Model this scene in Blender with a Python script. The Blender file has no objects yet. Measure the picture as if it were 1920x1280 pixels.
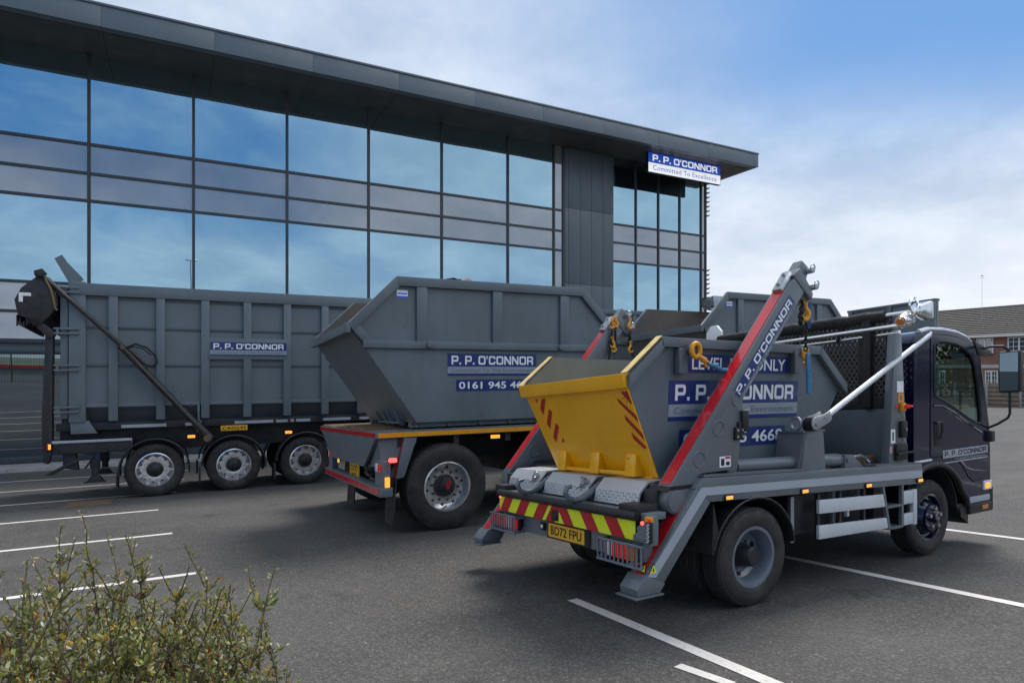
import bpy, bmesh, math, random
from mathutils import Vector, Matrix

RAD = math.radians
scene = bpy.context.scene
COL = scene.collection
random.seed(7)

# ------------------------------------------------------------------ camera
# world axes: X runs along the office facade, Y towards it, Z up.  The car park falls gently towards the office.
cam_data = bpy.data.cameras.new("camera")
cam = bpy.data.objects.new("camera", cam_data)
COL.objects.link(cam)
cam_data.sensor_width = 36.0
cam_data.lens = 22.18
cam_data.shift_y = 0.0281
cam_data.clip_start = 0.05
cam_data.clip_end = 2000.0
cam.location = (0, 0, 1.55)
fwd = Vector((0.4671, 0.8842, 0.0))
right = Vector((0.8842, -0.4671, 0.0))
cam.rotation_euler = Matrix((right, Vector((0, 0, 1)), -fwd)).transposed().to_euler()
scene.camera = cam

# ------------------------------------------------------------------ light
SUN_EL, SUN_AZ = 58.0, 30.0          # azimuth measured from +X towards +Y
world = bpy.data.worlds.new("World")
scene.world = world
world.use_nodes = True


def build_sky():
    nt = world.node_tree
    nt.nodes.clear()
    N, Lk = nt.nodes, nt.links

    def math_(op, a, b=None, clamp=False):
        n = N.new("ShaderNodeMath")
        n.operation = op
        n.use_clamp = clamp
        for i, v in enumerate((a, b)):
            if v is None:
                continue
            if isinstance(v, (int, float)):
                n.inputs[i].default_value = v
            else:
                Lk.new(v, n.inputs[i])
        return n.outputs[0]

    def mixc(f, a, b):
        n = N.new("ShaderNodeMix")
        n.data_type = 'RGBA'
        for i, v in ((0, f), (6, a), (7, b)):
            if isinstance(v, (int, float)):
                n.inputs[i].default_value = v
            elif isinstance(v, tuple):
                n.inputs[i].default_value = v
            else:
                Lk.new(v, n.inputs[i])
        return n.outputs[2]

    def ramp(v, lo, hi):
        n = N.new("ShaderNodeMapRange")
        n.interpolation_type = 'SMOOTHSTEP'
        n.inputs[1].default_value = lo
        n.inputs[2].default_value = hi
        Lk.new(v, n.inputs[0])
        return n.outputs[0]

    out = N.new("ShaderNodeOutputWorld")
    bg = N.new("ShaderNodeBackground")
    bg.inputs[1].default_value = 0.1
    Lk.new(bg.outputs[0], out.inputs[0])
    sky = N.new("ShaderNodeTexSky")
    sky.sky_type = 'NISHITA'
    sky.sun_disc = False
    sky.sun_elevation = RAD(SUN_EL)
    sky.sun_rotation = RAD(90 - SUN_AZ)
    sky.air_density = 1.2
    sky.dust_density = 0.6
    sky.ozone_density = 2.5
    tc = N.new("ShaderNodeTexCoord")
    sep = N.new("ShaderNodeSeparateXYZ")
    Lk.new(tc.outputs['Generated'], sep.inputs[0])
    x, y, z = sep.outputs
    zc = math_('ADD', math_('MAXIMUM', z, 0.0), 0.28)
    cmb = N.new("ShaderNodeCombineXYZ")
    Lk.new(math_('DIVIDE', x, zc), cmb.inputs[0])
    Lk.new(math_('DIVIDE', y, zc), cmb.inputs[1])
    no = N.new("ShaderNodeTexNoise")
    no.inputs['Scale'].default_value = 1.15
    no.inputs['Detail'].default_value = 9.0
    no.inputs['Roughness'].default_value = 0.55
    no.inputs['Distortion'].default_value = 0.35
    Lk.new(cmb.outputs[0], no.inputs['Vector'])
    no2 = N.new("ShaderNodeTexNoise")
    no2.inputs['Scale'].default_value = 2.6
    no2.inputs['Detail'].default_value = 7.0
    no2.inputs['Roughness'].default_value = 0.6
    Lk.new(cmb.outputs[0], no2.inputs['Vector'])

    def lobe(d, p):
        v = Vector(d).normalized()
        s = math_('ADD', math_('ADD', math_('MULTIPLY', x, v.x), math_('MULTIPLY', y, v.y)), math_('MULTIPLY', z, v.z))
        return math_('POWER', math_('MAXIMUM', s, 0.0), p)

    # blue breaks in the cloud: one above the far right of the yard, one behind the photographer
    clear = math_('ADD', math_('MULTIPLY', lobe(BLUE_A, 4.0), ramp(z, 0.15, 0.42)),
                  math_('MULTIPLY', math_('MULTIPLY', lobe(BLUE_B, 5.0), 1.35), ramp(z, 0.0, 0.28)))
    field = math_('ADD', clear, math_('MULTIPLY', math_('SUBTRACT', no.outputs[0], 0.5), math_('ADD', 0.55, math_('MULTIPLY', ramp(math_('MULTIPLY', y, -1.0), -0.1, 0.5), 2.0))))
    gap = ramp(field, 0.02, 0.92)
    shade = ramp(no2.outputs[0], 0.3, 0.75)
    cloud = mixc(shade, (1.95, 2.4, 3.1, 1), (3.05, 3.4, 3.9, 1))
    # unseen cloud behind the photographer, brightened to add fill on the camera-facing sides
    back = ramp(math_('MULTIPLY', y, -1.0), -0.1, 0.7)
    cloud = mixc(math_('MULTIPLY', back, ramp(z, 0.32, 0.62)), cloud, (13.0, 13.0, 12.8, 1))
    horizon = math_('SUBTRACT', 1.0, ramp(z, 0.0, 0.30))
    cloud = mixc(math_('MULTIPLY', math_('MULTIPLY', horizon, 0.75), math_('SUBTRACT', 1.0, math_('MULTIPLY', back, 0.9))), cloud, (4.1, 4.15, 4.25, 1))
    skyc = mixc(0.8, sky.outputs[0], (0.15, 0.82, 2.05, 1))
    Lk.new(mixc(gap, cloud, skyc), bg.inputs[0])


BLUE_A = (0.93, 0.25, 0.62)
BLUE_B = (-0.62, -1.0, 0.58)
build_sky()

sun_data = bpy.data.lights.new("sun", 'SUN')
sun_data.energy = 1.5
sun_data.angle = RAD(22.0)
sun_data.color = (1.0, 0.95, 0.88)
sun = bpy.data.objects.new("sun", sun_data)
COL.objects.link(sun)
sdir = Vector((math.cos(RAD(SUN_EL)) * math.cos(RAD(SUN_AZ)), math.cos(RAD(SUN_EL)) * math.sin(RAD(SUN_AZ)), math.sin(RAD(SUN_EL))))
sun.rotation_euler = sdir.to_track_quat('Z', 'Y').to_euler()

scene.view_settings.view_transform = 'Standard'
scene.view_settings.look = 'None'
scene.view_settings.exposure = 1.36
scene.view_settings.gamma = 1.0
scene.cycles.max_bounces = 8
scene.cycles.use_denoising = True


# ------------------------------------------------------------------ materials
def new_mat(name):
    m = bpy.data.materials.new(name)
    m.use_nodes = True
    nt = m.node_tree
    b = nt.nodes["Principled BSDF"]
    return m, nt, b


def noise_node(nt, scale, detail=4.0, rough=0.55, stretch=None):
    tc = nt.nodes.new("ShaderNodeTexCoord")
    n = nt.nodes.new("ShaderNodeTexNoise")
    n.inputs['Scale'].default_value = scale
    n.inputs['Detail'].default_value = detail
    n.inputs['Roughness'].default_value = rough
    if stretch:
        mp = nt.nodes.new("ShaderNodeMapping")
        mp.inputs['Scale'].default_value = stretch
        nt.links.new(tc.outputs['Object'], mp.inputs[0])
        nt.links.new(mp.outputs[0], n.inputs['Vector'])
    else:
        nt.links.new(tc.outputs['Object'], n.inputs['Vector'])
    return n.outputs[0]


def ramp_node(nt, v, lo, hi, a=0.0, b=1.0):
    n = nt.nodes.new("ShaderNodeMapRange")
    n.inputs[1].default_value = lo
    n.inputs[2].default_value = hi
    n.inputs[3].default_value = a
    n.inputs[4].default_value = b
    nt.links.new(v, n.inputs[0])
    return n.outputs[0]


def mix_node(nt, f, a, b):
    n = nt.nodes.new("ShaderNodeMix")
    n.data_type = 'RGBA'
    for i, v in ((0, f), (6, a), (7, b)):
        if isinstance(v, (int, float)):
            n.inputs[i].default_value = v
        elif isinstance(v, tuple):
            n.inputs[i].default_value = v if len(v) == 4 else (*v, 1)
        else:
            nt.links.new(v, n.inputs[i])
    return n.outputs[2]


def mat(name, col, rough=0.5, metal=0.0, var=0.12, scale=3.0, coat=0.0, dirt=0.0, dirt_col=(0.16, 0.13, 0.10), bump=0.0, bscale=60.0, spec=0.5, emit=None, streak=True, chips=False):
    m, nt, b = new_mat(name)
    lo = tuple(max(0, c * (1 - var)) for c in col)
    hi = tuple(min(1, c * (1 + var)) for c in col)
    c = mix_node(nt, ramp_node(nt, noise_node(nt, scale), 0.3, 0.7), lo, hi)
    if dirt:
        st = (1, 1, 0.25) if streak else None
        d = ramp_node(nt, noise_node(nt, 4.5, 8, 0.68, st), 0.46, 0.82, 0.0, dirt)
        c = mix_node(nt, d, c, dirt_col)
    if chips:       # scraped and rusted spots, fine scratches
        k = ramp_node(nt, noise_node(nt, 7.0, 9, 0.78), 0.625, 0.66, 0.0, 0.8)
        c = mix_node(nt, k, c, (0.10, 0.060, 0.038))
        k = ramp_node(nt, noise_node(nt, 16.0, 6, 0.7, (0.25, 1.0, 2.2)), 0.66, 0.72, 0.0, 0.35)
        c = mix_node(nt, k, c, (0.24, 0.23, 0.22))
    nt.links.new(c, b.inputs['Base Color'])
    r = ramp_node(nt, noise_node(nt, scale * 2.3, 5), 0.25, 0.75, max(0.02, rough * 0.8), min(1, rough * 1.25))
    nt.links.new(r, b.inputs['Roughness'])
    b.inputs['Metallic'].default_value = metal
    b.inputs['Specular IOR Level'].default_value = spec
    if coat:
        b.inputs['Coat Weight'].default_value = coat
        b.inputs['Coat Roughness'].default_value = 0.06
    if bump:
        bp = nt.nodes.new("ShaderNodeBump")
        bp.inputs['Strength'].default_value = bump
        bp.inputs['Distance'].default_value = 0.01
        nt.links.new(noise_node(nt, bscale, 5), bp.inputs['Height'])
        nt.links.new(bp.outputs[0], b.inputs['Normal'])
    if emit:
        b.inputs['Emission Color'].default_value = (*emit[0], 1)
        b.inputs['Emission Strength'].default_value = emit[1]
    return m


M = {}
M['grey'] = mat("slate_paint", (0.118, 0.145, 0.160), 0.42, var=0.10, scale=1.6, dirt=0.22, dirt_col=(0.13, 0.125, 0.115), coat=0.12)
M['skip'] = mat("skip_paint", (0.117, 0.143, 0.158), 0.46, var=0.12, scale=1.4, dirt=0.45, dirt_col=(0.080, 0.078, 0.074), bump=0.30, bscale=2.3, chips=True)
M['arm'] = mat("arm_paint", (0.120, 0.138, 0.150), 0.34, var=0.08, scale=2.0, coat=0.25, dirt=0.2, chips=True)
M['dark'] = mat("chassis_black", (0.018, 0.019, 0.022), 0.5, var=0.3, scale=5, dirt=0.5, dirt_col=(0.06, 0.053, 0.046))
M['plastic'] = mat("black_plastic", (0.016, 0.017, 0.018), 0.45, var=0.2, scale=8, dirt=0.25, dirt_col=(0.05, 0.045, 0.04))
M['rubber'] = mat("tyre_rubber", (0.024, 0.023, 0.022), 0.75, var=0.25, scale=6, dirt=0.75, dirt_col=(0.078, 0.070, 0.061), bump=0.25, bscale=90, streak=False)
M['chrome'] = mat("chrome", (0.86, 0.86, 0.87), 0.13, metal=0.92, var=0.05, scale=9, dirt=0.22, dirt_col=(0.35, 0.32, 0.28), streak=False)
M['rimbright'] = mat("polished_alloy_rim", (0.84, 0.84, 0.85), 0.22, metal=0.85, var=0.05, scale=5, dirt=0.10, dirt_col=(0.40, 0.38, 0.36), streak=False)
M['alloy'] = mat("bright_alloy", (0.62, 0.63, 0.65), 0.26, metal=1, var=0.1, scale=12, dirt=0.35, dirt_col=(0.28, 0.25, 0.22), streak=False)
M['alu'] = mat("anodised_rail", (0.62, 0.64, 0.66), 0.42, metal=0.25, var=0.06, scale=4, dirt=0.18)
M['steel'] = mat("galvanised_steel", (0.42, 0.44, 0.46), 0.38, metal=0.8, var=0.15, scale=14)
M['navy'] = mat("navy_paint", (0.0035, 0.0062, 0.028), 0.14, var=0.1, scale=1.5, coat=0.5, spec=0.3)
M['yellow'] = mat("yellow_paint", (0.90, 0.43, 0.004), 0.30, var=0.06, scale=1.8, coat=0.35, dirt=0.22, dirt_col=(0.40, 0.22, 0.06), bump=0.08, bscale=3.2, chips=True)
M['hook'] = mat("yellow_hook", (0.80, 0.33, 0.008), 0.35, var=0.12, scale=14, dirt=0.3, dirt_col=(0.3, 0.14, 0.02))
M['chain'] = mat("chain_steel", (0.035, 0.032, 0.03), 0.4, metal=0.7, var=0.4, scale=30)
M['red'] = mat("red_reflective", (0.55, 0.012, 0.018), 0.22, var=0.1, scale=10, coat=0.6)
M['hazred'] = mat("hazard_red", (0.42, 0.012, 0.02), 0.4, var=0.1, scale=10)
M['hazyel'] = mat("hazard_yellow", (0.72, 0.80, 0.02), 0.4, var=0.06, scale=10)
M['silver'] = mat("silver_reflective", (0.36, 0.39, 0.43), 0.35, var=0.05, scale=5, coat=0.4)
M['amberstrip'] = mat("amber_reflective", (0.75, 0.30, 0.01), 0.35, var=0.08, scale=8, coat=0.3)
M['blue'] = mat("sign_blue", (0.012, 0.030, 0.155), 0.35, var=0.06, scale=6, coat=0.2)
M['bblue'] = mat("sign_bright_blue", (0.012, 0.060, 0.36), 0.35, var=0.05, scale=6, emit=((0.015, 0.08, 0.5), 0.2))
M['lit_white'] = mat("lit_sign_white", (0.82, 0.82, 0.82), 0.4, var=0.02, emit=((1, 1, 1), 0.22))
M['white'] = mat("white_vinyl", (0.80, 0.80, 0.80), 0.4, var=0.03, scale=6)
M['sgrey'] = mat("sign_grey", (0.27, 0.30, 0.33), 0.4, var=0.05, scale=6)
M['dgrey'] = mat("sign_dark_text", (0.13, 0.15, 0.18), 0.4, var=0.05, scale=6)
M['lgrey'] = mat("pale_grey_text", (0.42, 0.45, 0.50), 0.4, var=0.05, scale=6)
M['black'] = mat("matt_black", (0.010, 0.010, 0.011), 0.5, var=0.2, scale=6)
M['plate'] = mat("number_plate_yellow", (0.80, 0.42, 0.015), 0.35, var=0.05, scale=8)
M['amber'] = mat("amber_lens", (0.75, 0.22, 0.01), 0.15, var=0.1, scale=20, coat=0.8, emit=((1.0, 0.42, 0.06), 0.45))
M['redlens'] = mat("red_lens", (0.50, 0.006, 0.010), 0.15, var=0.15, scale=30, coat=0.8, emit=((1.0, 0.03, 0.03), 0.08))
M['redlit'] = mat("lit_red_lens", (0.6, 0.02, 0.02), 0.15, var=0.1, scale=30, coat=0.8, emit=((1.0, 0.10, 0.08), 0.9))
M['clearlens'] = mat("clear_lens", (0.75, 0.75, 0.78), 0.1, var=0.05, scale=20, coat=0.8)
M['wood'] = mat("deck_timber", (0.16, 0.115, 0.075), 0.75, var=0.3, scale=9, dirt=0.5, dirt_col=(0.08, 0.065, 0.05), bump=0.4, bscale=40)
M['rimgrey'] = mat("grey_wheel_paint", (0.14, 0.165, 0.195), 0.35, var=0.12, scale=9, coat=0.3, dirt=0.3, streak=False)
M['strap'] = mat("blue_webbing", (0.035, 0.16, 0.30), 0.7, var=0.3, scale=25, bump=0.3, bscale=120)
M['cable'] = mat("greasy_steel", (0.022, 0.021, 0.021), 0.45, var=0.5, scale=14, dirt=0.35, dirt_col=(0.06, 0.045, 0.033))
M['net'] = None
M['canvas'] = mat("black_net_roll", (0.018, 0.018, 0.019), 0.8, var=0.4, scale=20, bump=0.9, bscale=45)
M['brown'] = mat("timber_block", (0.30, 0.17, 0.08), 0.7, var=0.3, scale=12)


def rust_mat():
    m, nt, b = new_mat("rusty_interior")
    n1 = noise_node(nt, 2.2, 8, 0.65, (1, 1, 0.45))
    n2 = noise_node(nt, 7.0, 8, 0.7)
    c = mix_node(nt, ramp_node(nt, n1, 0.38, 0.66), (0.085, 0.082, 0.078), (0.155, 0.105, 0.072))
    c = mix_node(nt, ramp_node(nt, n2, 0.55, 0.75), c, (0.17, 0.125, 0.095))
    nt.links.new(c, b.inputs['Base Color'])
    b.inputs['Roughness'].default_value = 0.7
    return m


M['rust'] = rust_mat()
M['skin'] = mat("scraped_green_grey", (0.150, 0.165, 0.140), 0.5, var=0.14, scale=2.5, dirt=0.45, dirt_col=(0.20, 0.19, 0.13))


def net_mat():
    m, nt, b = new_mat("black_mesh_net")
    tc = nt.nodes.new("ShaderNodeTexCoord")
    sep = nt.nodes.new("ShaderNodeSeparateXYZ")
    nt.links.new(tc.outputs['Object'], sep.inputs[0])

    def mt(op, a, b_=None):
        n = nt.nodes.new("ShaderNodeMath")
        n.operation = op
        for i, v in enumerate((a, b_)):
            if v is None:
                continue
            if isinstance(v, (int, float)):
                n.inputs[i].default_value = v
            else:
                nt.links.new(v, n.inputs[i])
        return n.outputs[0]
    y, z = sep.outputs[1], sep.outputs[2]
    u = mt('ADD', mt('MULTIPLY', y, 20.0), mt('MULTIPLY', z, 13.0))
    v = mt('SUBTRACT', mt('MULTIPLY', y, 20.0), mt('MULTIPLY', z, 13.0))
    hole = mt('MULTIPLY', mt('GREATER_THAN', mt('FRACT', u), 0.42), mt('GREATER_THAN', mt('FRACT', v), 0.42))
    tr = nt.nodes.new("ShaderNodeBsdfTransparent")
    mx = nt.nodes.new("ShaderNodeMixShader")
    nt.links.new(hole, mx.inputs[0])
    nt.links.new(b.outputs[0], mx.inputs[1])
    nt.links.new(tr.outputs[0], mx.inputs[2])
    nt.links.new(mx.outputs[0], nt.nodes["Material Output"].inputs[0])
    b.inputs['Base Color'].default_value = (0.045, 0.045, 0.047, 1)
    b.inputs['Roughness'].default_value = 0.7
    return m


M['net'] = net_mat()


def chequer_mat():
    m, nt, b = new_mat("chequer_plate")
    tc = nt.nodes.new("ShaderNodeTexCoord")
    vals = []
    for ang, off in ((45, 0.0), (-45, 0.5)):
        mp = nt.nodes.new("ShaderNodeMapping")
        mp.inputs['Rotation'].default_value = (0, 0, RAD(ang))
        mp.inputs['Scale'].default_value = (20, 54, 1)
        mp.inputs['Location'].default_value = (off, off, 0)
        nt.links.new(tc.outputs['UV'], mp.inputs[0])
        w = nt.nodes.new("ShaderNodeTexVoronoi")
        w.inputs['Scale'].default_value = 1.25
        w.inputs['Randomness'].default_value = 0.0
        nt.links.new(mp.outputs[0], w.inputs['Vector'])
        vals.append(ramp_node(nt, w.outputs['Distance'], 0.28, 0.40, 1, 0))
    mx = nt.nodes.new("ShaderNodeMath")
    mx.operation = 'MAXIMUM'
    nt.links.new(vals[0], mx.inputs[0])
    nt.links.new(vals[1], mx.inputs[1])
    bp = nt.nodes.new("ShaderNodeBump")
    bp.inputs['Strength'].default_value = 1.0
    bp.inputs['Distance'].default_value = 0.0010
    nt.links.new(mx.outputs[0], bp.inputs['Height'])
    nt.links.new(bp.outputs[0], b.inputs['Normal'])
    c = mix_node(nt, mx.outputs[0], (0.36, 0.37, 0.38), (0.58, 0.59, 0.60))
    nt.links.new(c, b.inputs['Base Color'])
    b.inputs['Metallic'].default_value = 0.6
    r = ramp_node(nt, noise_node(nt, 9, 5), 0.3, 0.7, 0.34, 0.5)
    nt.links.new(r, b.inputs['Roughness'])
    return m


M['chequer'] = chequer_mat()


def mirror_glass(name, tint, fac, under, wav=0.015, wscale=0.42):
    m, nt, b = new_mat(name)
    nt.nodes.remove(b)
    g = nt.nodes.new("ShaderNodeBsdfGlossy")
    g.inputs['Roughness'].default_value = 0.0
    g.inputs['Color'].default_value = (*tint, 1)
    d = nt.nodes.new("ShaderNodeBsdfDiffuse")
    c = mix_node(nt, ramp_node(nt, noise_node(nt, 0.7, 3), 0.35, 0.65), tuple(u * 0.8 for u in under), tuple(u * 1.2 for u in under))
    nt.links.new(c, d.inputs['Color'])
    bp = nt.nodes.new("ShaderNodeBump")
    bp.inputs['Strength'].default_value = 1.0
    bp.inputs['Distance'].default_value = wav
    # every pane sits and bows a little differently
    tc = nt.nodes.new("ShaderNodeTexCoord")
    oi = nt.nodes.new("ShaderNodeObjectInfo")
    wn = nt.nodes.new("ShaderNodeTexNoise")
    wn.noise_dimensions = '4D'
    wn.inputs['Scale'].default_value = wscale
    wn.inputs['Detail'].default_value = 1.0
    k = nt.nodes.new("ShaderNodeMath")
    k.operation = 'MULTIPLY'
    k.inputs[1].default_value = 60.0
    nt.links.new(oi.outputs['Random'], k.inputs[0])
    nt.links.new(k.outputs[0], wn.inputs['W'])
    nt.links.new(tc.outputs['Object'], wn.inputs['Vector'])
    nt.links.new(wn.outputs[0], bp.inputs['Height'])
    nt.links.new(bp.outputs[0], g.inputs['Normal'])
    mx = nt.nodes.new("ShaderNodeMixShader")
    mx.inputs[0].default_value = fac
    nt.links.new(d.outputs[0], mx.inputs[1])
    nt.links.new(g.outputs[0], mx.inputs[2])
    nt.links.new(mx.outputs[0], nt.nodes["Material Output"].inputs[0])
    return m


M['winglass'] = mirror_glass("window_glass", (0.50, 0.73, 0.83), 0.76, (0.03, 0.045, 0.055))
M['doorglass'] = mirror_glass("ground_floor_glass", (0.50, 0.60, 0.64), 0.50, (0.014, 0.016, 0.018), wav=0.003)
M['spandrel'] = mirror_glass("spandrel_glass", (0.70, 0.73, 0.75), 0.40, (0.195, 0.195, 0.20))
M['mirror'] = mirror_glass("mirror_glass", (0.16, 0.22, 0.27), 0.9, (0.02, 0.02, 0.02), wav=0.001)


def clear_glass():
    m, nt, b = new_mat("cab_glass")
    nt.nodes.remove(b)
    t = nt.nodes.new("ShaderNodeBsdfTransparent")
    t.inputs[0].default_value = (0.70, 0.80, 0.77, 1)
    g = nt.nodes.new("ShaderNodeBsdfGlossy")
    g.inputs['Roughness'].default_value = 0.0
    lw = nt.nodes.new("ShaderNodeLayerWeight")
    pw = nt.nodes.new("ShaderNodeMath")
    pw.operation = 'POWER'
    pw.inputs[1].default_value = 4.0
    nt.links.new(lw.outputs['Facing'], pw.inputs[0])
    fr = nt.nodes.new("ShaderNodeMapRange")
    fr.inputs[3].default_value = 0.05
    fr.inputs[4].default_value = 0.85
    nt.links.new(pw.outputs[0], fr.inputs[0])
    mx = nt.nodes.new("ShaderNodeMixShader")
    nt.links.new(fr.outputs[0], mx.inputs[0])
    nt.links.new(t.outputs[0], mx.inputs[1])
    nt.links.new(g.outputs[0], mx.inputs[2])
    nt.links.new(mx.outputs[0], nt.nodes["Material Output"].inputs[0])
    return m


M['glass'] = clear_glass()


# ------------------------------------------------------------------ mesh helpers
class MB:
    """collects primitives into one mesh; .mi is the material slot used for what is added next"""

    def __init__(s):
        s.bm = bmesh.new()
        s.mi = 0

    def _merge(s, tmp, bev=0.0, seg=2):
        if bev > 0:
            tmp.normal_update()
            es = [e for e in tmp.edges if len(e.link_faces) == 2 and e.calc_face_angle(0) > 0.5]
            if es:
                bmesh.ops.bevel(tmp, geom=es, offset=bev, segments=seg, affect='EDGES', profile=0.6, clamp_overlap=True)
        for f in tmp.faces:
            f.material_index = s.mi
        me = bpy.data.meshes.new("tmp")
        tmp.to_mesh(me)
        tmp.free()
        s.bm.from_mesh(me)
        bpy.data.meshes.remove(me)

    def faces(s, vs, fs):
        t = bmesh.new()
        v = [t.verts.new(p) for p in vs]
        for f in fs:
            t.faces.new([v[i] for i in f])
        bmesh.ops.recalc_face_normals(t, faces=t.faces)
        s._merge(t)
        return s

    def hexa(s, p, bev=0.0, seg=2):
        """8 corners: bottom ring 0-3, top ring 4-7"""
        t = bmesh.new()
        v = [t.verts.new(q) for q in p]
        for f in ((0, 3, 2, 1), (4, 5, 6, 7), (0, 1, 5, 4), (1, 2, 6, 5), (2, 3, 7, 6), (3, 0, 4, 7)):
            t.faces.new([v[i] for i in f])
        bmesh.ops.recalc_face_normals(t, faces=t.faces)
        s._merge(t, bev, seg)
        return s

    def box(s, x0, x1, y0, y1, z0, z1, bev=0.0, seg=2):
        return s.hexa([(x0, y0, z0), (x1, y0, z0), (x1, y1, z0), (x0, y1, z0), (x0, y0, z1), (x1, y0, z1), (x1, y1, z1), (x0, y1, z1)], bev, seg)

    def prism(s, pts, axis, a0, a1, bev=0.0, seg=2):
        def P(p, a):
            if axis == 'y':
                return (p[0], a, p[1])
            if axis == 'x':
                return (a, p[0], p[1])
            return (p[0], p[1], a)
        t = bmesh.new()
        A = [t.verts.new(P(p, a0)) for p in pts]
        B = [t.verts.new(P(p, a1)) for p in pts]
        n = len(pts)
        t.faces.new(A)
        t.faces.new(B[::-1])
        for i in range(n):
            t.faces.new((A[i], B[i], B[(i + 1) % n], A[(i + 1) % n]))
        bmesh.ops.recalc_face_normals(t, faces=t.faces)
        s._merge(t, bev, seg)
        return s

    def ring(s, c, axis, r, n, ang0=0.0):
        pass

    def cyl(s, p0, p1, r, r2=None, n=20, cap=True, bev=0.0):
        p0, p1 = Vector(p0), Vector(p1)
        r2 = r if r2 is None else r2
        d = (p1 - p0).normalized()
        u = d.orthogonal().normalized()
        w = d.cross(u)
        t = bmesh.new()
        A, B = [], []
        for i in range(n):
            a = 2 * math.pi * i / n
            o = u * math.cos(a) + w * math.sin(a)
            A.append(t.verts.new(p0 + o * r))
            B.append(t.verts.new(p1 + o * r2))
        for i in range(n):
            t.faces.new((A[i], A[(i + 1) % n], B[(i + 1) % n], B[i]))
        if cap:
            t.faces.new(A[::-1])
            t.faces.new(B)
        bmesh.ops.recalc_face_normals(t, faces=t.faces)
        s._merge(t, bev)
        return s

    def tube(s, path, r, n=8, closed=False, radii=None, cap=True):
        path = [Vector(p) for p in path]
        m = len(path)
        t = bmesh.new()
        rings = []
        up = None
        for i, p in enumerate(path):
            a = path[(i - 1) % m] if (closed or i > 0) else p
            b = path[(i + 1) % m] if (closed or i < m - 1) else p
            d = (b - a).normalized()
            if up is None:
                up = d.orthogonal().normalized()
            up = (up - d * up.dot(d))
            up = up.normalized() if up.length > 1e-6 else d.orthogonal().normalized()
            w = d.cross(up)
            rr = radii[i] if radii else r
            rings.append([t.verts.new(p + (up * math.cos(2 * math.pi * k / n) + w * math.sin(2 * math.pi * k / n)) * rr) for k in range(n)])
        for i in range(m if closed else m - 1):
            A, B = rings[i], rings[(i + 1) % m]
            for k in range(n):
                t.faces.new((A[k], A[(k + 1) % n], B[(k + 1) % n], B[k]))
        if cap and not closed:
            t.faces.new(rings[0][::-1])
            t.faces.new(rings[-1])
        bmesh.ops.recalc_face_normals(t, faces=t.faces)
        s._merge(t)
        return s

    def lathe(s, prof, c, axis='y', n=48, closed=False):
        """prof: (radius, offset along axis)"""
        c = Vector(c)
        ax = {'x': (Vector((0, 1, 0)), Vector((0, 0, 1)), Vector((1, 0, 0))), 'y': (Vector((1, 0, 0)), Vector((0, 0, 1)), Vector((0, 1, 0))), 'z': (Vector((1, 0, 0)), Vector((0, 1, 0)), Vector((0, 0, 1)))}[axis]
        t = bmesh.new()
        rings = []
        for r, o in prof:
            if r < 1e-5:
                rings.append([t.verts.new(c + ax[2] * o)])
            else:
                rings.append([t.verts.new(c + ax[2] * o + (ax[0] * math.cos(2 * math.pi * k / n) + ax[1] * math.sin(2 * math.pi * k / n)) * r) for k in range(n)])
        m = len(rings)
        for i in range(m if closed else m - 1):
            A, B = rings[i], rings[(i + 1) % m]
            for k in range(n):
                q = [A[k % len(A)], A[(k + 1) % len(A)], B[(k + 1) % len(B)], B[k % len(B)]]
                q = list(dict.fromkeys(q))
                if len(q) > 2:
                    t.faces.new(q)
        bmesh.ops.recalc_face_normals(t, faces=t.faces)
        s._merge(t)
        return s

    def torus(s, c, axis, R, r, n=24, m=8, sx=1.0, sz=1.0):
        path = []
        for i in range(n):
            a = 2 * math.pi * i / n
            u, v = math.cos(a) * R * sx, math.sin(a) * R * sz
            path.append({'y': (c[0] + u, c[1], c[2] + v), 'x': (c[0], c[1] + u, c[2] + v), 'z': (c[0] + u, c[1] + v, c[2])}[axis])
        return s.tube(path, r, m, closed=True)

    def ball(s, c, r, sc=(1, 1, 1), n=16, jitter=0.0):
        t = bmesh.new()
        bmesh.ops.create_uvsphere(t, u_segments=n, v_segments=max(6, n // 2), radius=r)
        for v in t.verts:
            j = 1 + random.uniform(-jitter, jitter)
            v.co = Vector((v.co.x * sc[0] * j + c[0], v.co.y * sc[1] * j + c[1], v.co.z * sc[2] * j + c[2]))
        s._merge(t)
        return s

    def add_mesh(s, me, fn):
        """append a mesh with its coordinates sent through fn(co)"""
        t = bmesh.new()
        t.from_mesh(me)
        for v in t.verts:
            v.co = fn(v.co)
        s._merge(t)
        return s


class Frame:
    """a vehicle's own axes: x forward, y to its left, z up from the ground; side: fall of the ground towards +y"""

    def __init__(s, ox, oy, g, yaw, side):
        s.o, s.g, s.yaw, s.side = (ox, oy), g, RAD(yaw), side

    def world(s, p):
        c, n = math.cos(s.yaw), math.sin(s.yaw)
        return (s.o[0] + p[0] * c - p[1] * n, s.o[1] + p[0] * n + p[1] * c, p[2] + s.g - s.side * p[1])


FLAT = Frame(0, 0, 0, 0, 0)


def finish(me, ang=32):
    for p in me.polygons:
        p.use_smooth = True
    me.set_sharp_from_angle(angle=RAD(ang))


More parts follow.
